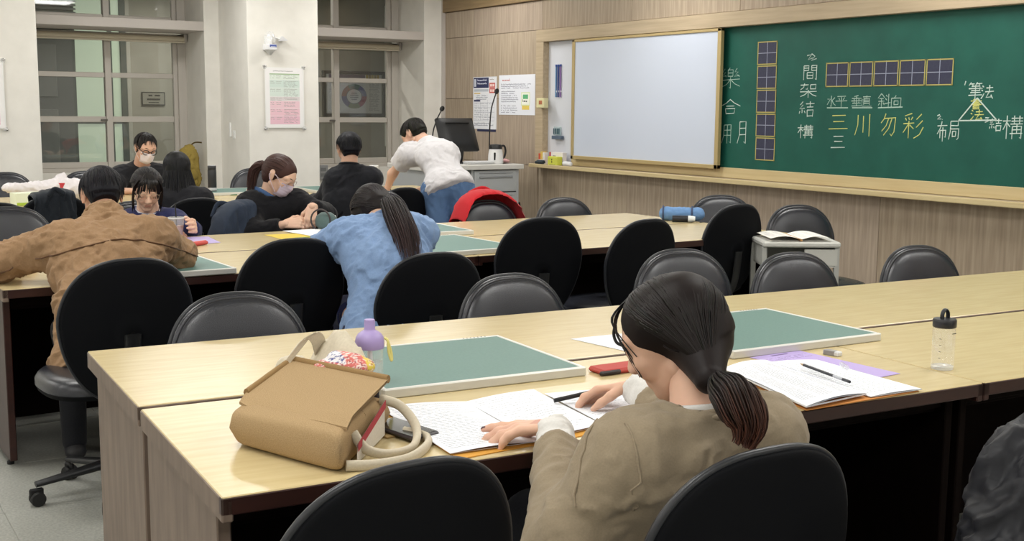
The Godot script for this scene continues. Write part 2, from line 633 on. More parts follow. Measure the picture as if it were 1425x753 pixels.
# ---------------------------------------------------------------- chalkboard, sliding whiteboard, ledge
func build_boards() -> void:
	# wooden surround of the recess (setting)
	struct("trim_3", mb().span(Vector3(WX - 0.04, 2.142, -10.45), Vector3(WX + 0.06, 2.265, -2.5), 0.003), M.trim)
	struct("trim_4", mb().span(Vector3(WX - 0.04, 0.9, -10.45), Vector3(WX + 0.06, 2.14, -10.31), 0.003), M.trim)
	struct("trim_5", mb().span(Vector3(WX - 0.04, 0.9, -2.63), Vector3(WX + 0.06, 2.14, -2.5), 0.003), M.trim)
	var lg := thing("chalk_ledge", "long wooden chalk ledge with a pale lip under the chalkboard", "ledge", Vector3(WX, 0.86, -6.4))
	obj("shelf", mb().span(Vector3(-0.13, 0.004, -4.0), Vector3(0.05, 0.026, 3.9), 0.002), M.trim, lg)
	obj("lip", mb().span(Vector3(-0.15, -0.008, -4.0), Vector3(-0.13, 0.03, 3.9), 0.004), M.trim_light, lg)
	var cb := thing("chalkboard", "wide green chalkboard in a pale wooden frame covered with chalk writing", "chalkboard", Vector3(WX + 0.03, 0.95, -6.4))
	obj("surface", mb().span(Vector3(0, 0.02, -3.45), Vector3(0.02, 1.2, 3.77)), grained("155146", "1c5c4f", Vector3(1, 0.8, 0.8), 0.006, 0.5, 61, 0.0, 0.4), cb)
	obj("bottom_rail", mb().span(Vector3(-0.02, -0.062, -3.45), Vector3(0.02, 0.024, 3.77), 0.003), M.trim_light, cb)
	chalk_writing(cb)
	var st := thing("whiteboard_strip", "narrow white fixed board strip between the wooden frame and the sliding whiteboard", "whiteboard", Vector3(WX + 0.03, 0.9, -10.08))
	obj("surface", mb().span(Vector3(0, 0.0, -0.23), Vector3(0.02, 1.24, 0.23)), mat("d5d8e0", 0.25), st)
	var wb := thing("sliding_whiteboard", "blank sliding whiteboard in a slim gold frame hanging before the chalkboard", "whiteboard", Vector3(WX - 0.035, 0.905, -8.69))
	obj("surface", mb().span(Vector3(0.0, 0.075, -1.05), Vector3(0.02, 1.21, 1.065)), mat("ccd4e4", 0.22), wb)
	var f := mb()
	f.span(Vector3(-0.012, 0.055, -1.09), Vector3(0.025, 0.09, 1.1), 0.003)
	f.span(Vector3(-0.012, 1.208, -1.09), Vector3(0.025, 1.232, 1.1), 0.003)
	f.span(Vector3(-0.012, 0.055, 1.055), Vector3(0.025, 1.232, 1.1), 0.003)
	f.span(Vector3(-0.012, 0.055, -1.09), Vector3(0.025, 1.232, -1.05), 0.003)
	obj("frame", f, mat("bda878", 0.4, 0.3), wb)

# chalk: strokes on a unit square (x right, y down), laid as thin ribbons of chalk on the board
const GLYPH := {
	"happy": ".46,.0 .4,.09;.36,.1 .36,.42;.36,.1 .62,.1 .61,.42;.37,.25 .6,.25;.36,.41 .61,.41;.2,.04 .08,.2 .24,.21 .05,.42 .28,.38;.2,.36 .27,.44;.82,.04 .71,.2 .88,.2 .69,.42 .95,.38;.85,.34 .95,.44;.03,.6 .97,.55;.5,.45 .5,1 .44,.94;.47,.6 .3,.8 .04,.93;.53,.6 .72,.78 .98,.9",
	"join": ".5,.02 .3,.26 .02,.46;.5,.04 .7,.25 1,.44;.3,.46 .7,.44;.26,.62 .3,.97;.26,.62 .74,.6 .69,.93;.3,.93 .7,.9",
	"use": ".24,.08 .22,.6 .06,1;.24,.08 .8,.05 .8,.98 .68,.9;.24,.34 .8,.32;.23,.6 .8,.58;.51,.08 .5,1",
	"moon": ".26,.05 .26,.6 .06,1;.26,.05 .82,.03 .82,1 .66,.92;.27,.34 .8,.32;.26,.62 .8,.6",
	"ditto": ".1,.3 .5,.2 .2,.8 .6,.6;.5,.1 .8,.4 .5,.9 .95,.7",
	"between": ".06,.05 .06,1;.06,.05 .4,.04 .4,.36;.06,.2 .4,.2;.06,.37 .4,.36;.6,.04 .6,.36;.6,.04 .95,.03 .95,1 .86,.92;.6,.19 .94,.19;.6,.36 .94,.36;.3,.5 .3,.9;.3,.5 .7,.5 .7,.9;.3,.7 .7,.7;.3,.9 .7,.9",
	"rack": ".28,.02 .24,.28 .06,.46;.06,.14 .5,.12 .44,.42 .36,.4;.62,.12 .62,.42;.62,.12 .92,.1 .9,.42;.62,.4 .9,.4;.04,.6 .97,.57;.5,.47 .5,1;.48,.6 .3,.8 .06,.92;.53,.6 .74,.8 .96,.9",
	"knot": ".26,.02 .1,.22 .28,.22 .06,.46 .38,.42;.22,.5 .22,.72;.08,.6 .04,.76;.36,.58 .42,.72;.46,.16 .98,.13;.72,.0 .72,.34;.52,.36 .92,.34;.54,.54 .56,.96;.54,.54 .92,.52 .88,.94;.56,.9 .9,.88",
	"frame": ".02,.26 .4,.24;.22,.02 .22,1;.21,.3 .04,.62;.24,.34 .38,.5;.44,.14 1,.12;.58,.02 .58,.34;.84,.02 .84,.34;.44,.26 1,.24;.4,.38 1,.36;.5,.48 .5,1;.5,.48 .94,.46 .94,.98 .86,.92;.5,.62 .94,.6;.38,.78 1,.75;.72,.38 .72,.78",
	"water": ".5,.02 .5,.98 .4,.88;.08,.32 .4,.3 .06,.8;.88,.18 .58,.44;.56,.4 .74,.7 .98,.86",
	"flat": ".16,.1 .86,.07;.28,.22 .36,.4;.76,.18 .64,.38;.02,.5 .98,.46;.5,.1 .5,1",
	"hang": ".66,.0 .28,.1;.06,.26 .96,.24;.02,.48 .98,.46;.12,.68 .9,.66;.06,.92 .98,.9;.5,.06 .5,.92;.28,.26 .28,.68;.72,.26 .72,.68",
	"straight": ".16,.12 .88,.1;.52,.0 .5,.24;.24,.26 .24,.82;.24,.26 .78,.25 .78,.82;.24,.4 .78,.4;.24,.54 .78,.54;.24,.68 .78,.68;.08,.3 .08,.94 .98,.93",
	"slant": ".28,.02 .02,.34;.3,.04 .54,.3;.14,.36 .46,.35;.06,.56 .52,.54;.3,.36 .3,.98;.16,.66 .06,.84;.42,.64 .52,.8;.64,.12 .74,.24;.6,.36 .72,.48;.52,.72 1,.64;.84,.04 .84,1",
	"toward": ".5,.0 .36,.2;.12,.24 .12,.98;.12,.24 .9,.22 .9,.98 .8,.92;.34,.48 .34,.82;.34,.48 .68,.47 .68,.8;.34,.8 .68,.79",
	"three": ".2,.1 .86,.06;.26,.48 .8,.45;.04,.96 .98,.9",
	"river": ".2,.06 .2,.5 .04,.96;.52,.1 .52,.84;.88,.02 .88,1",
	"notdo": ".32,.0 .22,.24 .04,.42;.26,.22 .92,.18 .86,.8 .7,.98 .62,.88;.5,.22 .36,.54 .1,.78;.7,.22 .52,.66 .22,.96",
	"color": ".44,.0 .1,.1;.12,.18 .18,.28;.28,.16 .32,.26;.48,.14 .4,.26;.04,.42 .56,.38;.3,.3 .3,1;.28,.44 .04,.78;.34,.46 .54,.62;.9,.02 .66,.24;.96,.28 .66,.56;1,.54 .84,.84 .56,1",
	"cloth": ".02,.24 .98,.2;.46,.0 .32,.34 .02,.64;.3,.46 .3,.84;.3,.46 .84,.44 .84,.8 .74,.76;.56,.3 .56,1",
	"office": ".16,.06 .16,.56 .02,1;.16,.06 .86,.04 .86,.28;.16,.28 .86,.28;.18,.46 .94,.44 .92,.92 .78,1;.36,.58 .36,.88;.36,.58 .68,.57 .66,.84;.36,.84 .66,.83",
	"brush": ".2,.0 .04,.18;.14,.1 .42,.08;.28,.1 .32,.18;.62,.0 .5,.16;.58,.08 .94,.06;.72,.08 .78,.16;.24,.24 .8,.22 .8,.5;.04,.38 .98,.35;.22,.5 .8,.48;.16,.62 .86,.6;.04,.78 .98,.75;.5,.16 .5,1",
	"law": ".08,.08 .2,.18;.02,.36 .14,.44;.02,.96 .14,.8 .24,.6;.4,.24 .9,.2;.64,.02 .64,.48;.32,.5 .98,.46;.62,.5 .4,.88 .84,.84;.76,.7 .92,.96",
	"book": ".24,.06 .76,.05 .76,.32;.02,.2 .98,.17;.24,.32 .76,.31;.14,.44 .86,.42;.5,.0 .5,.56;.04,.56 .98,.54;.26,.66 .26,1;.26,.66 .76,.65 .76,1;.26,.82 .76,.81;.26,.98 .76,.97",
	"one": ".6,.1 .4,.9",
	"two": ".2,.3 .5,.1 .7,.35 .2,.85 .8,.8;.95,.85 .98,.9",
	"small_three": ".2,.15 .7,.15 .4,.45 .75,.6 .2,.9;.95,.85 .98,.9",
}

func glyph(cb: Node, key: String, z0: float, y0: float, z1: float, y1: float, m: Material, width := 0.0055) -> void:
	var b := mb()
	for s in GLYPH[key].split(";"):
		var pts := []
		for p in s.split(" "):
			var q: PackedStringArray = p.split(",")
			pts.append(Vector3(-0.0008, lerpf(y0, y1, float(q[1])), lerpf(z0, z1, float(q[0]))))
		b.tube(pts, func(f): return width * (0.62 + 0.38 * sin(PI * minf(1.0, f * 1.3 + 0.25))), 6, true, Vector3(0, 0.7, 0.71), 1.0)
	for i in b.v.size():   # press the round bars flat against the board
		b.v[i].x = clampf(-0.0008 + (b.v[i].x + 0.0008) * 0.12, -0.0016, 0.0)
	for i in b.v.size(): b.v[i] -= Vector3(0, 0.95, -6.4)
	obj("chalk_character", b, m, cb)

func chalk_writing(cb: Node) -> void:
	var wt := mat("c9d8d0", 0.9)
	var pale := mat("a9c3b6", 0.9)
	var yl := mat("cfd07a", 0.9)
	var s := 6.83 / 6.78   # places were read off a plane 5 cm nearer
	for r in [
		["happy", -7.603, 1.806, -7.367, 1.636, pale], ["join", -7.600, 1.548, -7.356, 1.418, wt], ["use", -7.581, 1.344, -7.431, 1.179, pale], ["moon", -7.388, 1.370, -7.258, 1.184, wt],
		["ditto", -6.640, 1.897, -6.525, 1.833, wt], ["between", -6.665, 1.805, -6.517, 1.692, wt], ["rack", -6.695, 1.668, -6.509, 1.556, wt], ["knot", -6.695, 1.529, -6.529, 1.403, wt], ["frame", -6.700, 1.351, -6.535, 1.244, wt],
		["water", -6.407, 1.572, -6.316, 1.486, pale], ["flat", -6.321, 1.572, -6.203, 1.486, pale], ["hang", -6.166, 1.571, -6.065, 1.487, pale], ["straight", -6.070, 1.570, -5.971, 1.487, pale], ["slant", -5.917, 1.585, -5.800, 1.482, pale], ["toward", -5.805, 1.569, -5.698, 1.488, pale],
		["three", -6.384, 1.432, -6.185, 1.316, yl], ["river", -6.124, 1.439, -5.964, 1.274, yl], ["notdo", -5.882, 1.441, -5.735, 1.279, yl], ["color", -5.682, 1.443, -5.503, 1.270, yl], ["three", -6.353, 1.275, -6.205, 1.177, wt],
		["cloth", -5.385, 1.392, -5.302, 1.255, wt], ["office", -5.290, 1.400, -5.205, 1.270, wt], ["brush", -5.154, 1.651, -5.041, 1.542, wt], ["law", -5.053, 1.636, -4.954, 1.541, wt], ["knot", -4.977, 1.415, -4.879, 1.328, wt], ["frame", -4.876, 1.439, -4.728, 1.285, wt],
		["book", -5.130, 1.542, -5.042, 1.476, yl], ["law", -5.125, 1.475, -5.020, 1.400, yl], ["one", -5.20, 1.665, -5.16, 1.63, wt], ["two", -5.40, 1.44, -5.345, 1.40, wt], ["small_three", -5.02, 1.425, -4.965, 1.385, wt],
	]:
		glyph(cb, r[0], r[1] * s, 1.45 + (r[2] - 1.45) * s, r[3] * s, 1.45 + (r[4] - 1.45) * s, r[5], 0.0042 if r[5] == pale else 0.005)
	var lines := [[[-5.08, 1.55], [-5.216, 1.398], [-4.922, 1.406], [-5.08, 1.55]], [[-6.402, 1.480], [-6.195, 1.481]], [[-6.154, 1.481], [-5.964, 1.482]], [[-5.911, 1.482], [-5.691, 1.488]]]
	for l in lines:
		var b := mb()
		for i in l.size() - 1:
			var p := Vector3(-0.001, (1.45 + (l[i][1] - 1.45) * s) - 0.95, l[i][0] * s + 6.4)
			var q := Vector3(-0.001, (1.45 + (l[i + 1][1] - 1.45) * s) - 0.95, l[i + 1][0] * s + 6.4)
			b.box((p + q) * 0.5, Vector3(0.001, 0.0085, p.distance_to(q)), 0.0, Basis(Vector3.RIGHT, -atan2(q.y - p.y, q.z - p.z)))
		obj("chalk_line", b, wt if l.size() > 2 else pale, cb)
	# dark practice squares held on the board, each with a yellow border and a white cross
	var sheet := grained("2b2d45", "34364c", Vector3.ONE * 4.0, 0.02, 0.6, 63)
	var bord := mat("b3a862", 0.8)
	var cross := mat("9aa0b4", 0.8)
	var places := []
	for k in 5: places.append([lerpf(1.913, 1.147, k / 4.0), lerpf(-7.062, -7.048, k / 4.0), 0.186, 0.222, "practice squares in the vertical strip", ["topmost", "second from the top", "middle", "second from the bottom", "bottom"][k] + " dark practice square of the vertical strip on the chalkboard"])
	for k in 5: places.append([1.726, -6.43 + 1.155 * (k + 0.5) / 5.0, 0.182, 0.224, "practice squares in the horizontal strip", ["first", "second", "third", "fourth", "fifth"][k] + " dark practice square from the left in the horizontal chalkboard strip"])
	for p in places:
		var h: float = p[2] * s
		var w: float = p[3] * s
		var t := thing("practice_square", p[5], "practice sheet", Vector3(WX + 0.028, 1.45 + (p[0] - 1.45) * s, p[1] * s), 0.0, p[4])
		obj("sheet", mb().span(Vector3(-0.001, -h / 2, -w / 2), Vector3(0.001, h / 2, w / 2)), sheet, t)
		var b := mb()
		for sg in [-1.0, 1.0]:
			b.box(Vector3(-0.0015, sg * (h / 2 - 0.005), 0), Vector3(0.0012, 0.008, w))
			b.box(Vector3(-0.0015, 0, sg * (w / 2 - 0.005)), Vector3(0.0012, h, 0.008))
		obj("border", b, bord, t)
		obj("cross", mb().box(Vector3(-0.0015, 0, 0), Vector3(0.001, 0.005, w)).box(Vector3(-0.0015, 0, 0), Vector3(0.001, h, 0.005)), cross, t)

# ---------------------------------------------------------------- windows of the far wall
func build_windows() -> void:
	window("window_1", 2.07, 3.91, 3.032, 3.093)
	window("window_2", 4.98, 6.54, 5.689, 5.754)

func window(called: String, x0: float, x1: float, m0: float, m1: float) -> void:
	var w := Node3D.new()
	w.name = called
	add_child(w)
	w.set_meta("kind", "structure")
	w.position = Vector3(x0, 0, GZ)
	var f := mb(Vector3(-x0, 0, 0))
	for y in [[0.735, 2.235], [2.345, 2.94]]:
		f.span(Vector3(x0, y[0], -0.06), Vector3(x0 + 0.07, y[1], 0.05), 0.004)
		f.span(Vector3(x1 - 0.09, y[0], -0.06), Vector3(x1, y[1], 0.05), 0.004)
		f.span(Vector3(x0, y[1] - 0.05, -0.06), Vector3(x1, y[1], 0.05), 0.004)
		f.span(Vector3(x0, y[0], -0.06), Vector3(x1, y[0] + 0.045, 0.05), 0.004)
	obj("frame", f, M.alu, w)
	for y in [[0.78, 2.185], [2.39, 2.89]]:
		obj("mullion", mb(Vector3(-x0, 0, 0)).span(Vector3(m0, y[0], -0.045), Vector3(m1 + 0.005, y[1], 0.04), 0.004), M.alu, w)
		for e in [[x0 + 0.07, x0 + 0.1], [x1 - 0.138, x1 - 0.09]]:
			obj("stile", mb(Vector3(-x0, 0, 0)).span(Vector3(e[0], y[0], -0.035), Vector3(e[1], y[1], 0.025), 0.004), M.alu, w)
	for hx in [[x0 + 0.1, m0, 0.0], [m1 + 0.005, x1 - 0.138, -0.012]]:
		for y in [[0.78, 0.842], [1.272, 1.334], [1.751, 1.805], [2.145, 2.185], [2.39, 2.42], [2.86, 2.89]]:
			obj("rail", mb(Vector3(-x0, 0, hx[2])).span(Vector3(hx[0], y[0], -0.03), Vector3(hx[1], y[1], 0.022), 0.004), M.alu, w)
		for y in [[0.842, 1.272], [1.334, 1.751], [1.805, 2.145], [2.42, 2.86]]:
			obj("pane", mb(Vector3(-x0, 0, hx[2])).span(Vector3(hx[0], y[0], -0.006), Vector3(hx[1], y[1], -0.001)), M.pane, w)
	obj("latch", mb(Vector3(-x0, 0, 0)).span(Vector3(m0 - 0.06, 1.285, 0.022), Vector3(m0 + 0.01, 1.305, 0.05), 0.004), M.alu_dark, w)
	# concrete ledge that crosses the recess, and the rolled blind beneath it
	struct("trim_6" if called == "window_1" else "trim_7", mb().span(Vector3(x0, 2.244, GZ + 0.05), Vector3(x1, 2.342, WZ + 0.005), 0.005), M.ledge)
	var bl := thing("roller_blind", "beige rolled-up blind under the ledge of the " + ("wider left window" if called == "window_1" else "narrower right window behind the lectern"), "blind", Vector3((x0 + x1) / 2, 2.18, GZ + 0.12), 0.0, "rolled blinds under the window ledges")
	var hw := (x1 - x0) / 2 - 0.01
	obj("roll", mb().tube([Vector3(-hw, 0.0, 0), Vector3(hw - 0.03, 0.0, 0)], 0.034, 14), mat("ded4be", 0.8), bl)
	obj("hem_bar", mb().span(Vector3(-hw, -0.042, 0.01), Vector3(hw - 0.02, -0.024, 0.034), 0.004), mat("e2d9c6", 0.6), bl)
	obj("bracket", mb().span(Vector3(hw - 0.03, -0.03, -0.03), Vector3(hw, 0.06, 0.036), 0.003), M.ledge, bl)

# ---------------------------------------------------------------- corridor seen through the windows
func build_corridor() -> void:
	var wall := grained("97968a", "a2a195", Vector3.ONE * 0.5, 0.01, 0.7, 71)
	struct("wall_corridor", mb().span(Vector3(0.5, 0, -15.8), Vector3(9.6, 3.1, -15.6)), wall)
	struct("floor_corridor", mb().span(Vector3(0.5, -0.2, -15.8), Vector3(9.6, -0.01, -13.6)), M.floor)
	struct("ceiling_corridor", mb().span(Vector3(0.5, 3.0, -15.8), Vector3(9.6, 3.2, -13.6)), mat("a8a89c", 0.8))
	struct("wall_corridor_left", mb().span(Vector3(0.3, 0, -15.8), Vector3(0.5, 3.1, -13.4)), wall)
	struct("wall_corridor_right", mb().span(Vector3(9.6, 0, -15.8), Vector3(9.8, 3.1, -13.2)), wall)
	struct("wall_corridor_near", mb().span(Vector3(7.05, 0, -13.5), Vector3(9.6, 3.1, -13.3)), wall)
	# grey door leaf and a lit green window further back
	var d := struct("door_1", mb().span(Vector3(2.15, 0.0, -15.6), Vector3(3.18, 2.95, -15.55), 0.005), mat("5e6462", 0.6))
	obj("panel", mb().span(Vector3(2.5, 1.55, -15.55), Vector3(2.98, 2.2, -15.53), 0.01), mat("737876", 0.6), d)
	obj("panel", mb().span(Vector3(2.5, 0.5, -15.55), Vector3(2.98, 1.4, -15.53), 0.01), mat("737876", 0.6), d)
	var vb := thing("louvre_blind", "grey horizontal louvre blind above the corridor door, seen through the upper panes", "blind", Vector3(2.7, 2.64, -15.5))
	for k in 13:
		obj("slat", mb().box(Vector3(0, -.29 + .047 * k, 0), Vector3(1.05, .006, .04), 0.0, Basis(Vector3.RIGHT, .6)), mat("9aa0a0", .5), vb)
	var w := Node3D.new()
	w.name = "window_3"
	add_child(w)
	w.set_meta("kind", "structure")
	w.position = Vector3(3.5, 0, -15.58)
	var g := mat("a3b59c", 0.3)
	g.emission_enabled = true
	g.emission = hexc("b9c8b2")
	g.emission_energy_multiplier = 0.3
	for r in [[-0.3, 0.13, 0.55, 1.22], [-0.3, 0.13, 1.29, 2.9], [0.15, 0.26, 0.55, 1.22], [0.15, 0.26, 1.29, 2.9]]:
		obj("pane", mb().span(Vector3(r[0], r[2], -0.01), Vector3(r[1], r[3], 0.0)), g, w)
	var fr := mb()
	fr.span(Vector3(-0.32, 1.22, -0.02), Vector3(0.32, 1.30, 0.03), 0.004)
	fr.span(Vector3(0.26, 0.5, -0.02), Vector3(0.335, 2.95, 0.03), 0.004)
	fr.span(Vector3(0.11, 0.5, -0.02), Vector3(0.16, 2.95, 0.02), 0.004)
	fr.span(Vector3(-0.33, 0.5, -0.02), Vector3(-0.29, 2.95, 0.03), 0.004)
	obj("frame", fr, mat("4f5a54", 0.5), w)
	struct("trim_8", mb().span(Vector3(3.835, 0, -15.6), Vector3(3.885, 3.0, -15.55), 0.004), mat("b4b5ab", 0.6))
	var pl := thing("door_plaque", "small framed name plaque on the corridor wall behind the left window", "sign", Vector3(4.17, 1.545, -15.585))
	obj("plate", mb().box(Vector3.ZERO, Vector3(0.29, 0.16, 0.012), 0.002), mat("8b8b80", 0.5), pl)
	obj("border", rim(0.30, 0.17, 0.012, 0.02), mat("24261f", 0.5), pl)
	obj("lettering", mb().box(Vector3(-0.04, 0.04, 0.008), Vector3(0.05, 0.02, 0.002)).box(Vector3(0.05, 0.04, 0.008), Vector3(0.07, 0.02, 0.002)).box(Vector3(0, -0.01, 0.008), Vector3(0.17, 0.022, 0.002)).box(Vector3(0, -0.05, 0.008), Vector3(0.13, 0.01, 0.002)), mat("2b2d27", 0.7), pl)
	# framed notice board behind the right window
	var nb := thing("notice_board", "black framed notice board with a colourful ring chart in the corridor", "notice board", Vector3(7.0, 1.645, -15.58))
	obj("backing", mb().box(Vector3.ZERO, Vector3(0.92, 0.6, 0.02)), mat("b0b4ac", 0.7), nb)
	obj("frame", rim(0.96, 0.64, 0.045, 0.05), mat("17191a", 0.4), nb)
	var im := Image.create(512, 384, false, Image.FORMAT_RGBA8)
	im.fill(hexc("c3c7c6"))
	ink(im, 11, 20, 40, 110, 350, 10, hexc("83878c"), 4)
	ink(im, 12, 400, 60, 100, 300, 12, hexc("6c7078"), 4)
	im.fill_rect(Rect2i(20, 6, 340, 40), hexc("5b4a63"))
	for k in 5: im.fill_rect(Rect2i(368 + k * 26, 6, 22, 50), hexc("a8902f" if k % 2 == 0 else "8d7a3a"))
	for y in 384:
		for x in 512:
			var q := Vector2(x - 255, y - 215)
			var r := q.length()
			if r < 118 and r > 74:
				im.set_pixel(x, y, hexc(["8a5a3f", "4d6f63", "5c5f86", "8b3f4b", "6f7a4d", "53496f"][int((q.angle() + PI) / TAU * 6.0) % 6]))
			elif r <= 74 and r > 68: im.set_pixel(x, y, hexc("4d5256"))
			elif r <= 40 and int(y / 10) % 2 == 0: im.set_pixel(x, y, hexc("5f6468"))
	var pt := mb()
	pt.quad(Vector3(-0.42, -0.28, 0.012), Vector3(0.42, -0.28, 0.012), Vector3(0.42, 0.28, 0.012), Vector3(-0.42, 0.28, 0.012))
	obj("poster", pt, pictured(im, 0.6), nb)
	struct("trim_9", mb().span(Vector3(7.49, 0.9, -15.6), Vector3(7.62, 2.9, -15.57), 0.003), mat("c9cdc2", 0.6))

func rim(w: float, h: float, t: float, d: float) -> MB:   # a picture frame about the origin in the xy plane
	var b := mb()
	for s in [-1.0, 1.0]:
		b.box(Vector3(0, s * (h - t) / 2, 0), Vector3(w, t, d), 0.002)
		b.box(Vector3(s * (w - t) / 2, 0, 0), Vector3(t, h - 2 * t, d), 0.002)
	return b

func pictured(im: Image, rough := 0.7) -> StandardMaterial3D:
	var m := mat("ffffff", rough)
	m.albedo_texture = ImageTexture.create_from_image(im)
	return m

# rows of small print: broken strokes of ink
func ink(im: Image, sd: int, x: int, y: int, w: int, h: int, step: int, c: Color, t := 2, gap := 0.12) -> void:
	var r := RandomNumberGenerator.new()
	r.seed = sd
	var yy := y
	while yy + t < y + h:
		var xx := x
		var stop := x + int(w * r.randf_range(0.72, 1.0))
		while xx < stop:
			var l := r.randi_range(t, t * 3)
			if r.randf() > gap:
				im.fill_rect(Rect2i(xx, yy + r.randi_range(0, 1), mini(l, stop - xx), t), c)
				if r.randf() > 0.5: im.fill_rect(Rect2i(xx, yy - t, maxi(1, t / 2), t * 2), c)
			xx += l + maxi(1, t / 2)
		yy += step

# ---------------------------------------------------------------- tables
func build_tables() -> void:
	# rows: frame, x of the left end, length, z of the edge where people sit, depth, direction (1: open side faces the camera)
	var rows := [
		[T1, 0.535, 2.04, -2.07, 0.725, 1, "nearest row, camera side"], [T1, 0.535, 2.04, -3.545, 0.725, -1, "nearest row, far side"],
		[T2, 0.84, 2.17, -4.83, 0.755, 1, "middle row, camera side"], [T2, 0.84, 2.17, -6.37, 0.755, -1, "middle row, far side"],
		[T3, 0.75, 2.12, -8.3, 0.74, 1, "rear row, camera side"], [T3, 0.75, 2.12, -9.8, 0.74, -1, "rear row, far side"]]
	var ends := [
		["yellow laminate table at the near left corner, with a burlap bag on it", "yellow laminate table on the right, with a clear bottle standing at its edge"],
		["yellow laminate table behind the burlap bag, joined to the nearest table's back", "yellow laminate table at the far right, before the lone chair by the panelled wall"],
		["yellow laminate table under the arms of the person in the brown jacket", "yellow laminate table behind two black chair backs, camera side of middle row"],
		["yellow laminate table in front of the girl with the iced drink", "yellow laminate table with a denim pouch at its corner"],
		["laminate table with the white plastic bag, camera side of rear row", "laminate table with worksheets under the leaning man's hands"],
		["laminate table in front of the man with glasses and mask", "laminate table with a drawing board behind the boy in black"]]
	for i in rows.size():
		var r = rows[i]
		for k in 2:
			table(r[0], r[1] + r[2] * k, r[2], r[3], r[4], r[5], ends[i][k], k == 0, i)

func table(fr: Transform3D, x: float, len: float, z: float, d: float, dir: int, label: String, left: bool, row: int) -> void:
	var at := fr * Vector3(x + len / 2, 0, z - dir * d / 2)
	var t := thing("table", label, "table", at, fr.basis.get_euler().y, "laminate tables in three long rows")
	var hw := len / 2 - 0.0015
	var hd := d / 2 - 0.0015
	var s := float(dir)
	obj("tabletop", mb().span(Vector3(-hw + 0.002, 0.715, -hd + 0.002), Vector3(hw - 0.002, 0.74, hd - 0.002), 0.002), M.laminate, t)
	obj("edge_band", mb().span(Vector3(-hw, 0.703, s * hd), Vector3(hw, 0.7385, s * (hd - 0.02)), 0.003), M.edge, t)
	obj("edge_band", mb().span(Vector3(-hw, 0.703, -s * hd), Vector3(hw, 0.7385, -s * (hd - 0.02)), 0.003), M.edge if row > 1 else M.side, t)
	for e in [-1.0, 1.0]:
		obj("end_band", mb().span(Vector3(e * hw, 0.690, -hd), Vector3(e * (hw - 0.022), 0.7385, hd), 0.003), M.side if left and e < 0.0 else M.edge, t)
		# end panel, set back from the side where people sit
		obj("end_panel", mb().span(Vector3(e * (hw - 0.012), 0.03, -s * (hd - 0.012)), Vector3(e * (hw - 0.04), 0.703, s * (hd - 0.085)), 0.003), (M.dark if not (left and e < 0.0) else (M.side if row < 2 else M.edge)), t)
		for q in [-1.0, 1.0]:
			obj("foot", mb().lathe([Vector2(0, 0), Vector2(0.014, 0), Vector2(0.014, 0.012), Vector2(0.008, 0.014), Vector2(0.008, 0.032)], 12, Vector3(e * (hw - 0.026), 0, q * (hd - 0.16))), M.rubber, t)
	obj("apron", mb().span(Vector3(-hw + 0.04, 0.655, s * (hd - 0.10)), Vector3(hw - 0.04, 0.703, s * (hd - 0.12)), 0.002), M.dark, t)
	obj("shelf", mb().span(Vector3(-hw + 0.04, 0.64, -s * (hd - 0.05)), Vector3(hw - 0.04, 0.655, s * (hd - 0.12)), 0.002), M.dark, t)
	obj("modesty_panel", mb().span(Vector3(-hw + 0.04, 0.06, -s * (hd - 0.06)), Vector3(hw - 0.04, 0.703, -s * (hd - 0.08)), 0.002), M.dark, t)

# ---------------------------------------------------------------- swivel chairs
var chair_parts := {}
const BW := 0.475    # width of the backrest
const BH := 0.52     # its height

func back_edge(a: float) -> Vector2:
	var c := cos(a)
	var s := sin(a)
	var x := signf(c) * pow(absf(c), 0.78) * BW / 2
	var yn := signf(s) * pow(absf(s), 0.86)
	return Vector2(x * (1.0 - 0.26 * pow(clampf((0.22 - yn) / 1.22, 0, 1), 1.25)), yn * BH / 2)

func back_curve(p: Vector2) -> float:
	return 0.55 * p.x * p.x + 0.16 * p.y * p.y - (0.03 * p.y)

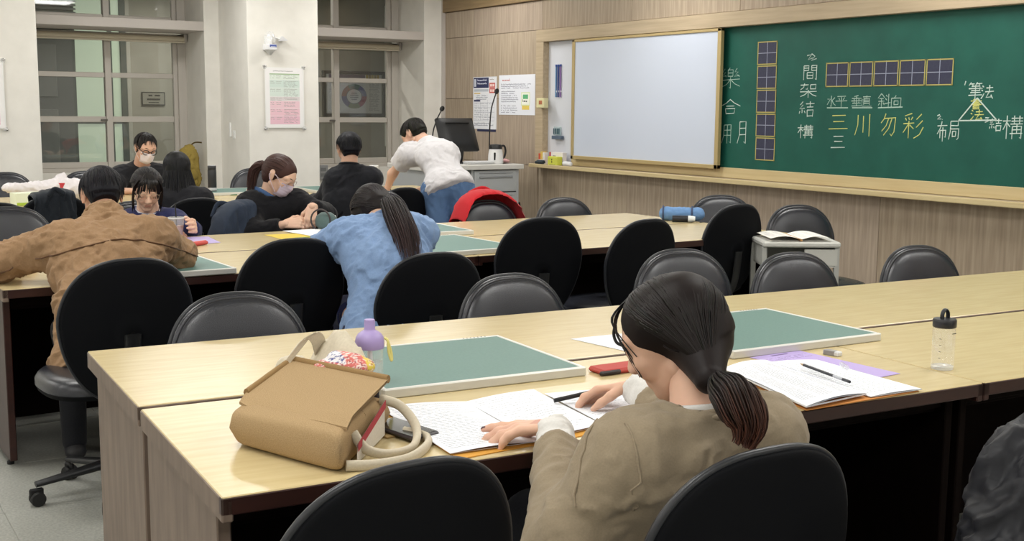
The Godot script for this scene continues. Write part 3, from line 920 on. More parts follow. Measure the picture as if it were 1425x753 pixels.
func chair_meshes() -> void:
	var pad := func(u: float, r: float) -> Vector3:
		var p := back_edge(u * TAU) * minf(r, 1.0)
		var z := 0.0
		if r < 0.93: z = 0.02 + 0.046 * pow(maxf(0.0, 1.0 - pow(r / 0.93, 3.0)), 0.72)
		elif r < 0.945: z = 0.02 - 0.002 * sin((r - 0.93) / 0.015 * PI)
		else: z = 0.02 * sqrt(maxf(0.0, 1.0 - pow((r - 0.945) / 0.055, 2.2)))
		return Vector3(p.x, p.y, z + back_curve(p))
	var b := mb()
	var rs := [0.0, 0.25, 0.45, 0.6, 0.7, 0.78, 0.84, 0.88, 0.91, 0.93, 0.937, 0.945, 0.96, 0.98, 0.993, 1.0]
	b.sheet(56, rs.size() - 1, func(u, v): return pad.call(u, rs[rs.size() - 1 - int(round(v * (rs.size() - 1)))]), true)
	chair_parts.backrest = b.commit()
	b = mb()
	var sh := [1.0, 1.0, 0.985, 0.95, 0.85, 0.6, 0.3, 0.0]
	var sz := [0.0, -0.012, -0.018, -0.021, -0.024, -0.028, -0.030, -0.031]
	b.sheet(56, sh.size() - 1, func(u, v):
		var k := int(round(v * (sh.size() - 1)))
		var p: Vector2 = back_edge(u * TAU) * sh[k]
		return Vector3(p.x, p.y, sz[k] + back_curve(p)), true)
	chair_parts.back_shell = b.commit()
	b = mb()
	var rim_pts := []
	for i in 65:
		var p := back_edge(TAU * i / 64.0) * 1.004
		rim_pts.append(Vector3(p.x, p.y, -0.004 + back_curve(p)))
	b.tube(rim_pts, 0.0075, 8, false)
	chair_parts.piping = b.commit()
	# seat
	b = mb()
	var seat := func(u: float, r: float) -> Vector3:
		var c := cos(u * TAU)
		var s := sin(u * TAU)
		return Vector3(signf(c) * pow(absf(c), 0.7) * 0.24 * r, 0, -signf(s) * pow(absf(s), 0.7) * 0.23 * r)
	var sr := [0.0, 0.5, 0.8, 0.9, 0.96, 1.0, 1.0]
	var sy := [0.036, 0.035, 0.03, 0.022, 0.01, -0.008, -0.03]
	b.sheet(48, sr.size() - 1, func(u, v):
		var k := sr.size() - 1 - int(round(v * (sr.size() - 1)))
		return seat.call(u, sr[k]) + Vector3(0, sy[k], 0), true)
	chair_parts.seat = b.commit()
	b = mb()
	b.sheet(40, 3, func(u, v):
		var k := int(round(v * 3))
		return seat.call(u, [0.0, 0.75, 0.97, 1.0][k]) + Vector3(0, [-0.062, -0.06, -0.048, -0.028][k], 0), true)
	chair_parts.seat_shell = b.commit()
	# L-shaped bar from under the seat up behind the back
	b = mb()
	b.tube(smooth_path([Vector3(0, 0.395, 0.0), Vector3(0, 0.392, -0.16), Vector3(0, 0.41, -0.245), Vector3(0, 0.50, -0.292), Vector3(0, 0.66, -0.315)], 5), 0.03, 8, true, Vector3.RIGHT, 0.3)
	chair_parts.bracket = b.commit()
	b = mb()
	b.lathe([Vector2(0, 0.07), Vector2(0.034, 0.07), Vector2(0.034, 0.13), Vector2(0.028, 0.135), Vector2(0.028, 0.24), Vector2(0.016, 0.245), Vector2(0.016, 0.385), Vector2(0.05, 0.39), Vector2(0.05, 0.40), Vector2(0, 0.40)], 16)
	chair_parts.column = b.commit()
	b = mb()
	b.tube([Vector3(0, 0.115, 0.02), Vector3(0, 0.098, 0.14), Vector3(0, 0.08, 0.27)], func(f): return 0.03 - 0.012 * f, 8, true, Vector3.RIGHT, 0.62)
	chair_parts.leg = b.commit()
	b = mb()
	for s in [-1.0, 1.0]:
		b.lathe([Vector2(0, -0.01), Vector2(0.024, -0.01), Vector2(0.027, -0.005), Vector2(0.027, 0.006), Vector2(0.022, 0.01), Vector2(0, 0.01)], 14, Vector3(s * 0.014, 0.027, 0.265), Basis(Vector3.BACK, PI / 2))
	b.box(Vector3(0, 0.046, 0.268), Vector3(0.016, 0.04, 0.05), 0.005)
	chair_parts.caster = b.commit()

# top: height of the top of the back; the sitter looks along +z before turning
func chair(fr: Transform3D, x: float, z: float, face: float, top: float, label: String, group: String, base_turn := 0.3) -> Node3D:
	var turn := fr.basis.get_euler().y + face
	var t := thing("swivel_chair", label, "chair", Vector3.ZERO, turn, group)
	# x, z give the top of the back; the axis of the chair lies in front of it
	t.position = fr * Vector3(x, 0, z) + Basis(Vector3.UP, turn) * Vector3(0, 0, 0.31)
	var lift := top - 0.925
	var bp := Vector3(0, 0.667 + lift, -0.275)
	var tilt := Vector3(-0.13, 0, 0)
	obj("seat", chair_parts.seat, M.vinyl, t, Vector3(0, 0.465 + lift * 0.5, 0))
	obj("seat_shell", chair_parts.seat_shell, M.shell, t, Vector3(0, 0.465 + lift * 0.5, 0))
	obj("backrest", chair_parts.backrest, M.vinyl, t, bp, tilt)
	obj("back_shell", chair_parts.back_shell, M.shell, t, bp, tilt)
	obj("piping", chair_parts.piping, M.piping, t, bp, tilt)
	obj("bracket", chair_parts.bracket, M.black, t, Vector3(0, lift * 0.5, 0))
	obj("column", chair_parts.column, M.black, t, Vector3(0, lift * 0.5, 0))
	for k in 5:
		var a := base_turn + TAU * k / 5.0
		obj("leg", chair_parts.leg, M.black, t, Vector3.ZERO, Vector3(0, a, 0))
		obj("caster", chair_parts.caster, M.rubber, t, Vector3.ZERO, Vector3(0, a, 0))
	return t

func build_chairs() -> void:
	chair_meshes()
	var near := "swivel chairs on the camera side of the nearest table"
	chair(T1, 0.735, -1.67, PI + 0.13, 0.885, "empty black swivel chair seen from behind below the burlap bag", near)
	chair(T1, 1.30, -1.46, PI + 0.04, 0.888, "black swivel chair with the long-haired woman in taupe sweater sitting on it", near)
	chair(T1, 1.84, -1.30, PI + 0.1, 0.84, "swivel chair covered by a dark padded jacket at bottom right", near)
	var far := "vinyl swivel chairs tucked behind the nearest tables"
	chair(T1, 1.05, -3.82, 0.0, 0.835, "grey vinyl swivel chair directly behind the burlap bag's table, widest in view", far)
	chair(T1, 2.08, -3.82, 0.05, 0.835, "grey vinyl swivel chair behind the long drawing board, before two cloth-backed chairs", far)
	chair(T1, 3.02, -4.02, -0.12, 0.86, "grey vinyl swivel chair rising just behind the writing woman's head", far)
	chair(T1, 3.52, -3.88, -0.08, 0.835, "grey vinyl swivel chair below the small white desk with the open book", far)
	chair(T1, 4.22, -3.82, -0.1, 0.838, "lone grey vinyl swivel chair close to the panelled wall, right end of row", far)
	var mid := "black cloth-backed swivel chairs along the middle row"
	chair(T2, 1.13, -4.10, PI + 0.05, 0.92, "black cloth-backed swivel chair behind the person in the brown jacket", mid)
	chair(T2, 1.88, -4.42, PI + 0.02, 0.92, "black cloth-backed swivel chair left of the person in light blue", mid)
	chair(T2, 2.28, -3.98, PI - 0.04, 0.885, "black cloth-backed swivel chair holding the person in the light blue jacket", mid)
	chair(T2, 3.25, -4.62, PI - 0.12, 0.93, "black cloth-backed swivel chair in the middle of the picture, turned slightly aside", mid)
	chair(T2, 3.72, -4.40, PI + 0.10, 0.918, "black cloth-backed swivel chair behind and left of the writing woman's head", mid)
	chair(T2, 4.72, -4.80, PI + 0.06, 0.925, "tall black cloth-backed swivel chair beside the small white desk", mid)
	var opp := "vinyl swivel chairs on the far side of the middle row"
	chair(T2, 1.22, -6.78, 0.0, 0.90, "grey vinyl swivel chair at the left picture edge behind brown-jacketed shoulder", opp)
	chair(T2, 3.55, -6.95, 0.25, 0.905, "grey vinyl swivel chair half hidden behind the bowed ponytail head", opp)
	chair(T2, 4.20, -6.66, 0.0, 0.84, "grey vinyl swivel chair with a red jacket hung over its back", opp)
	chair(T2, 4.79, -6.60, -0.1, 0.84, "grey vinyl swivel chair right of the red jacket", opp)
	chair(T2, 2.57, -6.78, 0.2, 0.85, "swivel chair of the masked woman, with a navy jacket hung on it", opp)
	chair(T2, 2.05, -7.35, 0.15, 0.86, "swivel chair hidden behind the girl with the iced drink", opp)
	chair(T2, 5.69, -5.98, -0.45, 0.868, "grey vinyl swivel chair behind the denim pouch at the table end", opp)
	chair(T2, 5.36, -4.97, -0.25, 0.885, "grey vinyl swivel chair behind the open book on the white desk", opp)
	var rear := "black cloth-backed swivel chairs along the rear row"
	chair(T2, 2.56, -7.62, PI, 0.845, "black cloth-backed swivel chair behind the girl with long loose black hair", rear)
	chair(T2, 1.72, -7.90, PI, 0.872, "black cloth-backed swivel chair with a dark jacket folded over its top", rear)
	chair(T2, 1.30, -7.60, PI - 0.1, 0.86, "black cloth-backed swivel chair cut by the left edge of the picture", rear)
	chair(T2, 4.15, -7.70, PI + 0.15, 0.862, "black cloth-backed swivel chair before the leaning man in white", rear)
	chair(T2, 3.70, -7.45, PI, 0.80, "black swivel chair under the boy in the black shirt", rear)
	var back := "vinyl swivel chairs by the window wall"
	chair(T2, 1.95, -10.85, 0.0, 0.87, "grey vinyl swivel chair by the wall, far left behind the plastic bag", back)
	chair(T2, 2.58, -10.68, 0.1, 0.875, "grey vinyl swivel chair behind the dark-haired head in the brown jacket", back)
	chair(T2, 4.08, -10.55, -0.1, 0.875, "grey vinyl swivel chair below the pillar poster, right of the black flask", back)
	chair(T2, 3.04, -10.36, 0.0, 0.84, "swivel chair of the man with glasses, hidden behind the girls", back)

# ---------------------------------------------------------------- lectern desk in the corner
func build_lectern() -> void:
	var d := thing("lecturer_desk", "grey steel lecturer's desk with drawers and white top in the corner", "desk", Vector3(5.88, 0, -10.55))
	obj("top", mb().span(Vector3(-0.6, 0.845, -0.4), Vector3(0.56, 0.895, 0.4), 0.006), mat("cfcdc8", 0.4), d)
	var grey := mat("a9acae", 0.45)
	obj("body", mb().span(Vector3(-0.56, 0.03, -0.38), Vector3(0.52, 0.845, -0.34), 0.002).span(Vector3(-0.56, 0.03, -0.38), Vector3(-0.53, 0.845, 0.36), 0.002).span(Vector3(0.49, 0.03, -0.38), Vector3(0.52, 0.845, 0.36), 0.002).span(Vector3(-0.04, 0.03, -0.34), Vector3(-0.01, 0.845, 0.36), 0.002).span(Vector3(-0.56, 0.03, -0.38), Vector3(0.52, 0.06, 0.36), 0.002), grey, d)
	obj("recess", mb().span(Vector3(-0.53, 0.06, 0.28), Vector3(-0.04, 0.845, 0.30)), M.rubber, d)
	for r in [[0.62, 0.835], [0.34, 0.61], [0.07, 0.33]]:
		var dr := obj("drawer", mb().span(Vector3(-0.005, r[0], 0.34), Vector3(0.488, r[1], 0.368), 0.004), grey, d)
		obj("handle", mb().span(Vector3(0.05, r[1] - 0.075, 0.368), Vector3(0.44, r[1] - 0.055, 0.38), 0.003).span(Vector3(0.05, r[1] - 0.03, 0.368), Vector3(0.44, r[1] - 0.022, 0.376), 0.002), mat("8d9092", 0.4), dr)
	obj("lock", mb().lathe([Vector2(0, 0), Vector2(0.012, 0), Vector2(0.012, 0.01), Vector2(0, 0.01)], 12, Vector3(-0.08, 0.78, 0.30), Basis(Vector3.RIGHT, PI / 2)), M.chrome, d)
	obj("clamp", mb().span(Vector3(0.52, 0.42, 0.25), Vector3(0.58, 0.50, 0.31), 0.008).span(Vector3(0.55, 0.46, 0.2), Vector3(0.62, 0.49, 0.24), 0.006), M.black, d)
	# monitor, its back to the room
	var m := thing("monitor", "black computer monitor seen from behind, tilted on the lecturer's desk", "monitor", Vector3(5.90, 0.895, -10.56), 0.05)
	var tilt := Basis(Vector3.RIGHT, -0.42)
	var b := mb(Vector3(0, 0.30, 0), tilt)
	b.span(Vector3(-0.22, -0.18, -0.05), Vector3(0.22, 0.18, -0.015), 0.008)
	b.sheet(12, 10, func(u, v):
		var x: float = u * 2 - 1
		var y: float = v * 2 - 1
		return Vector3(x * 0.22, y * 0.18, -0.015 + 0.045 * (1 - pow(absf(x), 4.0)) * (1 - pow(absf(y), 4.0))))
	obj("housing", b, M.black, m)
	obj("vent", mb(Vector3(0, 0.30, 0), tilt).span(Vector3(-0.14, 0.105, 0.018), Vector3(0.14, 0.118, 0.032), 0.003), M.rubber, m)
	obj("screen", mb(Vector3(0, 0.30, 0), tilt).span(Vector3(-0.185, -0.15, -0.052), Vector3(0.185, 0.15, -0.0495)), mat("0c0d10", 0.15), m)
	obj("stand", mb().tube(smooth_path([Vector3(0, 0.015, 0.02), Vector3(0, 0.12, 0.05), Vector3(0, 0.25, 0.03)], 4), 0.035, 10, true, Vector3.RIGHT, 0.5), M.black, m)
	obj("foot", mb().lathe([Vector2(0, 0), Vector2(0.13, 0), Vector2(0.13, 0.008), Vector2(0.03, 0.02), Vector2(0, 0.02)], 28), M.black, m)
	var kb := thing("keyboard", "grey keyboard lying beside the monitor", "keyboard", Vector3(6.02, 0.895, -10.35), -0.1)
	obj("case", mb().box(Vector3(0, 0.012, 0), Vector3(0.3, 0.022, 0.13), 0.006), mat("b8b9ba", 0.5), kb)
	for r in 4:
		obj("key_row", mb().box(Vector3(0, 0.026, -0.045 + r * 0.03), Vector3(0.27, 0.008, 0.022), 0.003), mat("d4d4d4", 0.5), kb)
	gooseneck("gooseneck_microphone", "tall black gooseneck microphone standing on the desk before the notices", Vector3(6.21, 0.895, -10.46), [Vector3(0, 0.02, 0), Vector3(0.0, 0.3, 0), Vector3(0.02, 0.55, 0), Vector3(0.075, 0.715, 0.0)])
	gooseneck("gooseneck_microphone", "short black gooseneck microphone rising behind the monitor", Vector3(5.72, 0.895, -10.78), [Vector3(0, 0.02, 0), Vector3(0.0, 0.28, 0), Vector3(0.04, 0.42, 0), Vector3(0.10, 0.535, 0.0)])
	var j := thing("thermal_jug", "white thermal jug with black lid and handle on the lecturer's desk", "jug", Vector3(6.225, 0.895, -10.36))
	obj("body", mb().lathe([Vector2(0, 0), Vector2(0.075, 0), Vector2(0.08, 0.008), Vector2(0.076, 0.09), Vector2(0.066, 0.15), Vector2(0, 0.15)], 28), mat("e6e6e6", 0.3), j)
	obj("window", mb().box(Vector3(-0.045, 0.075, 0.058), Vector3(0.02, 0.08, 0.012), 0.004, Basis(Vector3.UP, -0.6)), M.rubber, j)
	obj("lid", mb().lathe([Vector2(0.067, 0.148), Vector2(0.068, 0.175), Vector2(0.056, 0.195), Vector2(0, 0.2)], 28).box(Vector3(-0.065, 0.17, 0.01), Vector3(0.03, 0.02, 0.03), 0.005), M.black, j)
	obj("handle", mb().tube(smooth_path([Vector3(0.06, 0.175, 0), Vector3(0.1, 0.18, 0), Vector3(0.118, 0.13, 0), Vector3(0.105, 0.07, 0), Vector3(0.085, 0.055, 0)], 4), 0.011, 8), M.black, j)
	var tr := thing("serving_tray", "dark tray under the white thermal jug", "tray", Vector3(6.25, 0.8952, -10.4))
	obj("base", mb().box(Vector3(0, 0.0, 0), Vector3(0.3, 0.0002, 0.2)), M.black, tr)
	var pk := thing("folded_cloth", "pale pink folded cloth beside the thermal jug", "cloth", Vector3(6.385, 0.896, -10.45))
	var cl := mb()
	blob(cl, [[Vector3(-0.02, 0.022, 0), Vector3(0.025, 0.018, 0.01), 0.035, 0.03, Vector3.UP, 0.55], [Vector3(-0.03, 0.03, -0.03), Vector3(0.02, 0.03, -0.02), 0.025, 0.02, Vector3.UP, 0.6]], 0.008, 120.0)
	obj("folds", cl, mat("d9a7a8", 0.9), pk)

func gooseneck(called: String, label: String, at: Vector3, pts: Array) -> void:
	var g := thing(called, label, "microphone", at)
	obj("base", mb().lathe([Vector2(0, 0), Vector2(0.055, 0), Vector2(0.055, 0.012), Vector2(0.02, 0.03), Vector2(0, 0.03)], 20), M.black, g)
	var path := smooth_path(pts, 6)
	obj("neck", mb().tube(path, 0.007, 8), M.black, g)
	var e: Vector3 = path[path.size() - 1]
	var dir: Vector3 = (e - path[path.size() - 3]).normalized()
	obj("windscreen", mb().tube([e - dir * 0.008, e + dir * 0.0, e + dir * 0.02, e + dir * 0.04, e + dir * 0.05], func(f): return 0.004 + 0.021 * sin(PI * clampf(f * 0.92 + 0.04, 0, 1)), 10), M.rubber, g)

# ---------------------------------------------------------------- things on the tables
const TY := 0.7403

func drawing_board(fr: Transform3D, x: float, z: float, w: float, d: float, turn: float, label: String) -> void:
	var t := thing("drawing_board", label, "drawing board", fr * Vector3(x, TY, z), fr.basis.get_euler().y + turn, "green-topped drawing boards on the tables")
	obj("surface", mb().span(Vector3(-w / 2 + .012, .004, -d / 2 + .012), Vector3(w / 2 - .012, .0235, d / 2 - .012)), M.green, t)
	var f := mb()
	for s in [-1.0, 1.0]:
		f.box(Vector3(0, .0125, s * (d / 2 - .007)), Vector3(w, .025, .014), .003)
		f.box(Vector3(s * (w / 2 - .007), .0125, 0), Vector3(.014, .025, d - .028), .003)
	obj("frame", f, M.boardframe, t)
	var k := mb()
	for i in 7: k.box(Vector3(w / 2 - .05 - i * .012, .0253, -d / 2 + .007), Vector3(.002, .0006, .008))
	obj("scale_mark", k, M.black, t)

# a sheet of paper: four corners (x, z) in the row's frame, clockwise from far left; slight waves
func paper(fr: Transform3D, called: String, label: String, category: String, c: Array, y: float, m: Material, group := "", curl := 0.0, parent: Node3D = null, thick := .0008) -> Node3D:
	var mid := Vector2.ZERO
	for p in c: mid += Vector2(p[0], p[1]) / 4.0
	var t: Node3D = parent if parent else thing(called, label, category, fr * Vector3(mid.x, y, mid.y), fr.basis.get_euler().y, group)
	var o := mid if parent == null else Vector2(parent.get_meta("mid_x"), parent.get_meta("mid_z"))
	if parent == null:
		t.set_meta("mid_x", mid.x)
		t.set_meta("mid_z", mid.y)
	var at := func(u: float, v: float, dy: float) -> Vector3:
		var a := Vector2(c[3][0], c[3][1]).lerp(Vector2(c[2][0], c[2][1]), u)
		var b := Vector2(c[0][0], c[0][1]).lerp(Vector2(c[1][0], c[1][1]), u)
		var p := a.lerp(b, v) - o
		return Vector3(p.x, dy + (y - t.position.y) + curl * (sin(u * PI) * .7 + .3 * sin(u * 9.0 + v * 3.0) * sin(v * PI)) + absf(curl) * .35, p.y)
	var b := mb()
	b.sheet(16, 8, func(u, v): return at.call(u, v, thick))
	b.sheet(16, 8, func(u, v): return at.call(1.0 - u, v, 0.0))
	for e in [[0, 0, 1, 0], [1, 0, 1, 1], [1, 1, 0, 1], [0, 1, 0, 0]]:
		b.quad(at.call(e[0], e[1], 0.0), at.call(e[2], e[3], 0.0), at.call(e[2], e[3], thick), at.call(e[0], e[1], thick))
	obj("sheet" if parent == null else called, b, m, t)
	return t

func print_page(sd: int, kind := 0, bg := "eceef4") -> StandardMaterial3D:
	var im := Image.create(360, 512, false, Image.FORMAT_RGBA8)
	im.fill(hexc(bg))
	var c := hexc("8b8e98")
	if kind == 0:
		ink(im, sd, 24, 24, 310, 466, 15, c, 3)
	elif kind == 1:
		for k in 6: ink(im, sd + k, 24 + (k % 2) * 14, 30 + k * 78, 300, 60, 22, c, 3, .3)
	elif kind == 2:   # paragraphs in dense columns
		for k in 3: ink(im, sd + k, 26 + k * 108, 60, 96, 410, 9, hexc("9a9da6"), 3, .05)
	elif kind == 3:   # headed list on coloured paper
		im.fill_rect(Rect2i(120, 20, 120, 12), hexc("6a5a8a"))
		ink(im, sd, 30, 60, 300, 60, 14, hexc("7a6aa0"), 4, .3)
		ink(im, sd + 1, 30, 200, 120, 200, 24, hexc("55497a"), 5, .4)
	return pictured(im, .8)

func strip(b: MB, pts: Array, w: Vector3, th := .004) -> void:   # a flat band along points, w is half its width
	for i in pts.size() - 1:
		var p: Vector3 = pts[i]
		var q: Vector3 = pts[i + 1]
		var up := (q - p).cross(w).normalized() * th
		b.quad(p + w + up, p - w + up, q - w + up, q + w + up)
		b.quad(p - w, p + w, q + w, q - w)
		b.quad(p + w, p + w + up, q + w + up, q + w)
		b.quad(p - w + up, p - w, q - w, q - w + up)

func build_props() -> void:
	M.green = grained("5c7d76", "64857d", Vector3.ONE * 5.0, .03, .5, 91, 0.0, .4)
	M.boardframe = mat("d3d2cc", .4, .15)
	drawing_board(T1, 1.377, -2.868, .586, .505, 0.0, "green drawing board beside the lavender bottle on the nearest table")
	drawing_board(T1, 2.455, -2.872, .60, .53, .02, "green drawing board right of the writing woman's head, above purple sheets")
	drawing_board(T2, 1.49, -5.09, .58, .54, 0.0, "green drawing board at the right elbow of the brown jacket")
	drawing_board(T2, 3.02, -5.20, .56, .66, 0.02, "green drawing board at the right side of the person in light blue, nearer of two")
	drawing_board(T2, 3.24, -5.98, .56, .58, -.06, "green drawing board behind the bowed person's shoulder, farther of two")
	drawing_board(T2, 1.0, -5.98, .56, .56, 0.0, "green drawing board at the left edge under the brown jacket's shoulder")
	drawing_board(T3, 4.08, -9.44, .62, .56, 0.0, "green drawing board beside the boy in black on the rear row")
	drawing_board(T3, 3.22, -9.50, .64, .50, 0.0, "drawing board lying behind the black flask, seen edge-on")
	tote_bag()
	lavender_bottle()
	clear_bottle()
	worksheets()
	right_papers()
	middle_row_things()
	rear_row_things()
	jackets()

func tote_bag() -> void:
	var at := T1 * Vector3(.83, TY, -2.40)
	var t := thing("tote_bag", "tan burlap tote bag lying on its side with cream handles and open cream lining", "bag", at, T1.basis.get_euler().y)
	var o := Vector2(.83, -2.40)
	var A := Vector2(.640, -2.395) - o
	var D := Vector2(.785, -2.095) - o
	var C := Vector2(1.0, -2.375) - o
	var B := Vector2(.865, -2.69) - o
	var jute := grained("957c5b", "c8ad85", Vector3.ONE * 6.0, .12, .95, 93, .12, .2)
	var cream := cloth("d3c8b2", .9, .2, 9.0)
	var place := func(a: float, c: float, y: float) -> Vector3:   # a: 0 front .. 1 back, c: 0 left .. 1 right
		var p := A.lerp(D, c).lerp(B.lerp(C, c), a)
		return Vector3(p.x, y, p.y)
	var sag := FastNoiseLite.new()
	sag.seed = 9
	sag.frequency = 9.0
	var b := mb()
	b.sheet(56, 28, func(u, v):
		var th: float = u * TAU
		var ph: float = (v - .5) * PI
		var e := .13
		var cx: float = signf(cos(th)) * pow(absf(cos(th)), e) * pow(cos(ph), e)
		var cz: float = -signf(sin(th)) * pow(absf(sin(th)), e) * pow(maxf(cos(ph), 0.0), e)
		var cy: float = signf(sin(ph)) * pow(absf(sin(ph)), .3)
		var a: float = .5 - cz * .53
		var c: float = .5 + cx * .5
		var bulge: float = (1.0 - absf(cy)) * .012
		var y: float = .001 + (.5 + cy * .5) * (.083 - .018 * clampf(a - .8, 0, 1) * 5.0)
		var p: Vector3 = place.call(a, c, y)
		p += (p * Vector3(1, 0, 1)).normalized() * (bulge - .012) + Vector3(1, .6, 1) * sag.get_noise_3dv(p) * .007
		p.y = maxf(p.y, .0006)
		return p, true)
	obj("body", b, jute, t)
	# upper panel: a stiff sheet with turned hem, overhanging the bulging front
	b = mb()
	var pan := func(u: float, v: float, dy: float) -> Vector3:
		var p: Vector3 = place.call(lerpf(.10, 1.0, v), lerpf(.04, .98, u), .094 + .012 * v - .012 * sin(u * PI) * (1.0 - v) + dy)
		if v < .12: p.y -= (.12 - v) * .12 * (0.6 + 0.4 * sin(u * 7.0))
		return p
	b.sheet(28, 18, func(u, v): return pan.call(u, v, .004))
	b.sheet(28, 18, func(u, v): return pan.call(1.0 - u, v, -.002))
	for k in 28:
		var u0 := k / 28.0
		var u1 := (k + 1) / 28.0
		b.quad(pan.call(u0, 0, -.002), pan.call(u1, 0, -.002), pan.call(u1, 0, .004), pan.call(u0, 0, .004))
	obj("front_panel", b, jute, t)
	b = mb()
	var hem := []
	for k in 9: hem.append(pan.call(.0, lerpf(.12, 1.0, k / 8.0), .004))
	b.tube(hem, .0085, 8, true, Vector3.UP, .7)
	hem = []
	for k in 13: hem.append(pan.call(k / 12.0, 1.0, .004))
	b.tube(hem, .0095, 8, true, Vector3.UP, .7)
	obj("hem", b, grained("8d734f", "a98c63", Vector3.ONE * 6.0, .12, .95, 94, .1, .2), t)
	# cream lining standing open behind the hem
	b = mb()
	for shell in [0.0, .004]:
		b.sheet(30, 12, func(u, v):
			var uu: float = u if shell == 0.0 else 1.0 - u
			var arch: float = pow(sin(PI * clampf(uu * .9 + .05, 0, 1)), .55)
			var p: Vector3 = place.call(1.0 + .30 * minf(v * 1.25, 1.0) + .10 * sin(uu * PI) * v, lerpf(-.02, .70, uu) + .03 * v, .02)
			p.y = .02 + arch * (.10 + .05 * sin(uu * 2.4)) * sin(minf(v * 1.9, 2.35)) - shell * 1.2
			p.y = maxf(p.y + sag.get_noise_3dv(p * 2.2) * .016, .002)
			return p)
	obj("lining", b, cream, t)
	# a second cream fold and strap ends at the left
	b = mb()
	blob(b, [[place.call(.72, -.10, .03), place.call(1.12, -.02, .05), .03, .034, Vector3(1, 0, -.3), .5], [place.call(1.0, -.04, .08), place.call(1.22, .02, .07), .03, .03, Vector3(1, 0, -.3), .4], [place.call(1.2, .0, .03), place.call(1.35, .3, .02), .025, .02]], .007, 110.0, [], [], folds(.005, 22.0, 6))
	obj("lining_fold", b, cream, t)
	b = mb()
	strip(b, smooth_path([place.call(.86, .03, .10), place.call(1.0, .10, .135), place.call(1.12, .17, .165), place.call(1.22, .20, .15), place.call(1.3, .2, .10)], 5), Vector3(.018, .006, -.008), .003)
	obj("strap", b, cream, t)
	# inside: a printed zip pouch
	b = mb()
	blob(b, [[place.call(1.05, .36, .105), place.call(1.14, .66, .112), .028, .036, Vector3.UP, .55], [place.call(1.12, .45, .128), place.call(1.12, .60, .130), .022, .02, Vector3.UP, .6]], .0035, 140.0, [], [], null,
		func(p, _n):
			var s := sag.get_noise_3dv(p * 9.0)
			if p.y > .862 - TY and p.x < .12: return lin("e4e2e6") if s < .15 else lin("4f5590")
			if p.x > .16 and s > -.1: return lin("d9c04a")
			return lin("cf6a63") if s > -.02 else (lin("e9d3cb") if s > -.25 else lin("a04a52")))
	var pm := mat("ffffff", .6)
	pm.vertex_color_use_as_albedo = true
	obj("pouch", b, pm, t)
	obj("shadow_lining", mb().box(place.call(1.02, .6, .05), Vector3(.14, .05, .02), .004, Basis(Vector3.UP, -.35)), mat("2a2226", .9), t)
	# gusset with a red stripe, at the right
	b = mb()
	var g := func(a: float, y: float) -> Vector3: return place.call(a, 1.02, y) + Vector3(.006, 0, .004)
	b.quad(g.call(.12, .012), g.call(.72, .012), g.call(.72, .088), g.call(.12, .05))
	obj("gusset", b, cloth("dcd6ca", .9, .1), t)
	b = mb()
	var e := Vector3(.002, 0, .002)
	b.quad(g.call(.12, .036) + e, g.call(.72, .072) + e, g.call(.72, .09) + e, g.call(.12, .054) + e)
	obj("stripe", b, cloth("b04048", .9, .1), t)
	b = mb()
	b.tube(smooth_path([Vector3(.13, .078, .06), Vector3(.165, .065, .09), Vector3(.178, .03, .145), Vector3(.135, .014, .225), Vector3(.07, .014, .255), Vector3(.02, .03, .255), Vector3(-.005, .065, .245)], 7), .0115, 10, true, Vector3.UP, .7)
	obj("handle", b, cream, t)
	b = mb()
	b.tube(smooth_path([Vector3(-.035, .012, .285), Vector3(.03, .009, .296), Vector3(.10, .009, .285), Vector3(.165, .009, .225), Vector3(.195, .009, .16), Vector3(.17, .01, .10)], 7), .0115, 10, true, Vector3.UP, .7)
	obj("handle", b, cream, t)

func lavender_bottle() -> void:
	var t := thing("water_bottle", "clear bottle with a lavender domed lid, yellow strap and white straw", "bottle", T1 * Vector3(1.075, TY, -2.685))
	var gl := glass(.16, "eef2f4", .03)
	obj("body", mb().lathe([Vector2(0, .003), Vector2(.031, .003), Vector2(.0335, .008), Vector2(.0335, .118), Vector2(.032, .124)], 28), gl, t)
	obj("base", mb().lathe([Vector2(0, 0), Vector2(.031, 0), Vector2(.033, .004), Vector2(.031, .007), Vector2(0, .007)], 24), glass(.35, "e6eaec", .1), t)
	obj("water", mb().lathe([Vector2(0, .007), Vector2(.0318, .007), Vector2(.0318, .083), Vector2(0, .083)], 24), glass(.12, "dfe8ec", .02), t)
	obj("straw", mb().tube([Vector3(.002, .012, 0), Vector3(.0, .125, 0)], .0065, 12), mat("eceaf0", .4), t)
	var lid := mat("a794c9", .42)
	obj("lid", mb().lathe([Vector2(.0, .118), Vector2(.0352, .118), Vector2(.0362, .122), Vector2(.0362, .136), Vector2(.034, .146), Vector2(.029, .154), Vector2(.021, .160), Vector2(.0150, .163), Vector2(.0135, .167), Vector2(.0135, .186), Vector2(.0125, .190), Vector2(.0, .191)], 32), lid, t)
	obj("strap", mb().tube(smooth_path([Vector3(.034, .143, .014), Vector3(.040, .135, .020), Vector3(.041, .110, .022), Vector3(.046, .090, .023), Vector3(.050, .088, .022), Vector3(.049, .11, .018), Vector3(.040, .14, .014)], 5), .0042, 8, true, Vector3.RIGHT, .6), mat("d9cf7c", .5), t)

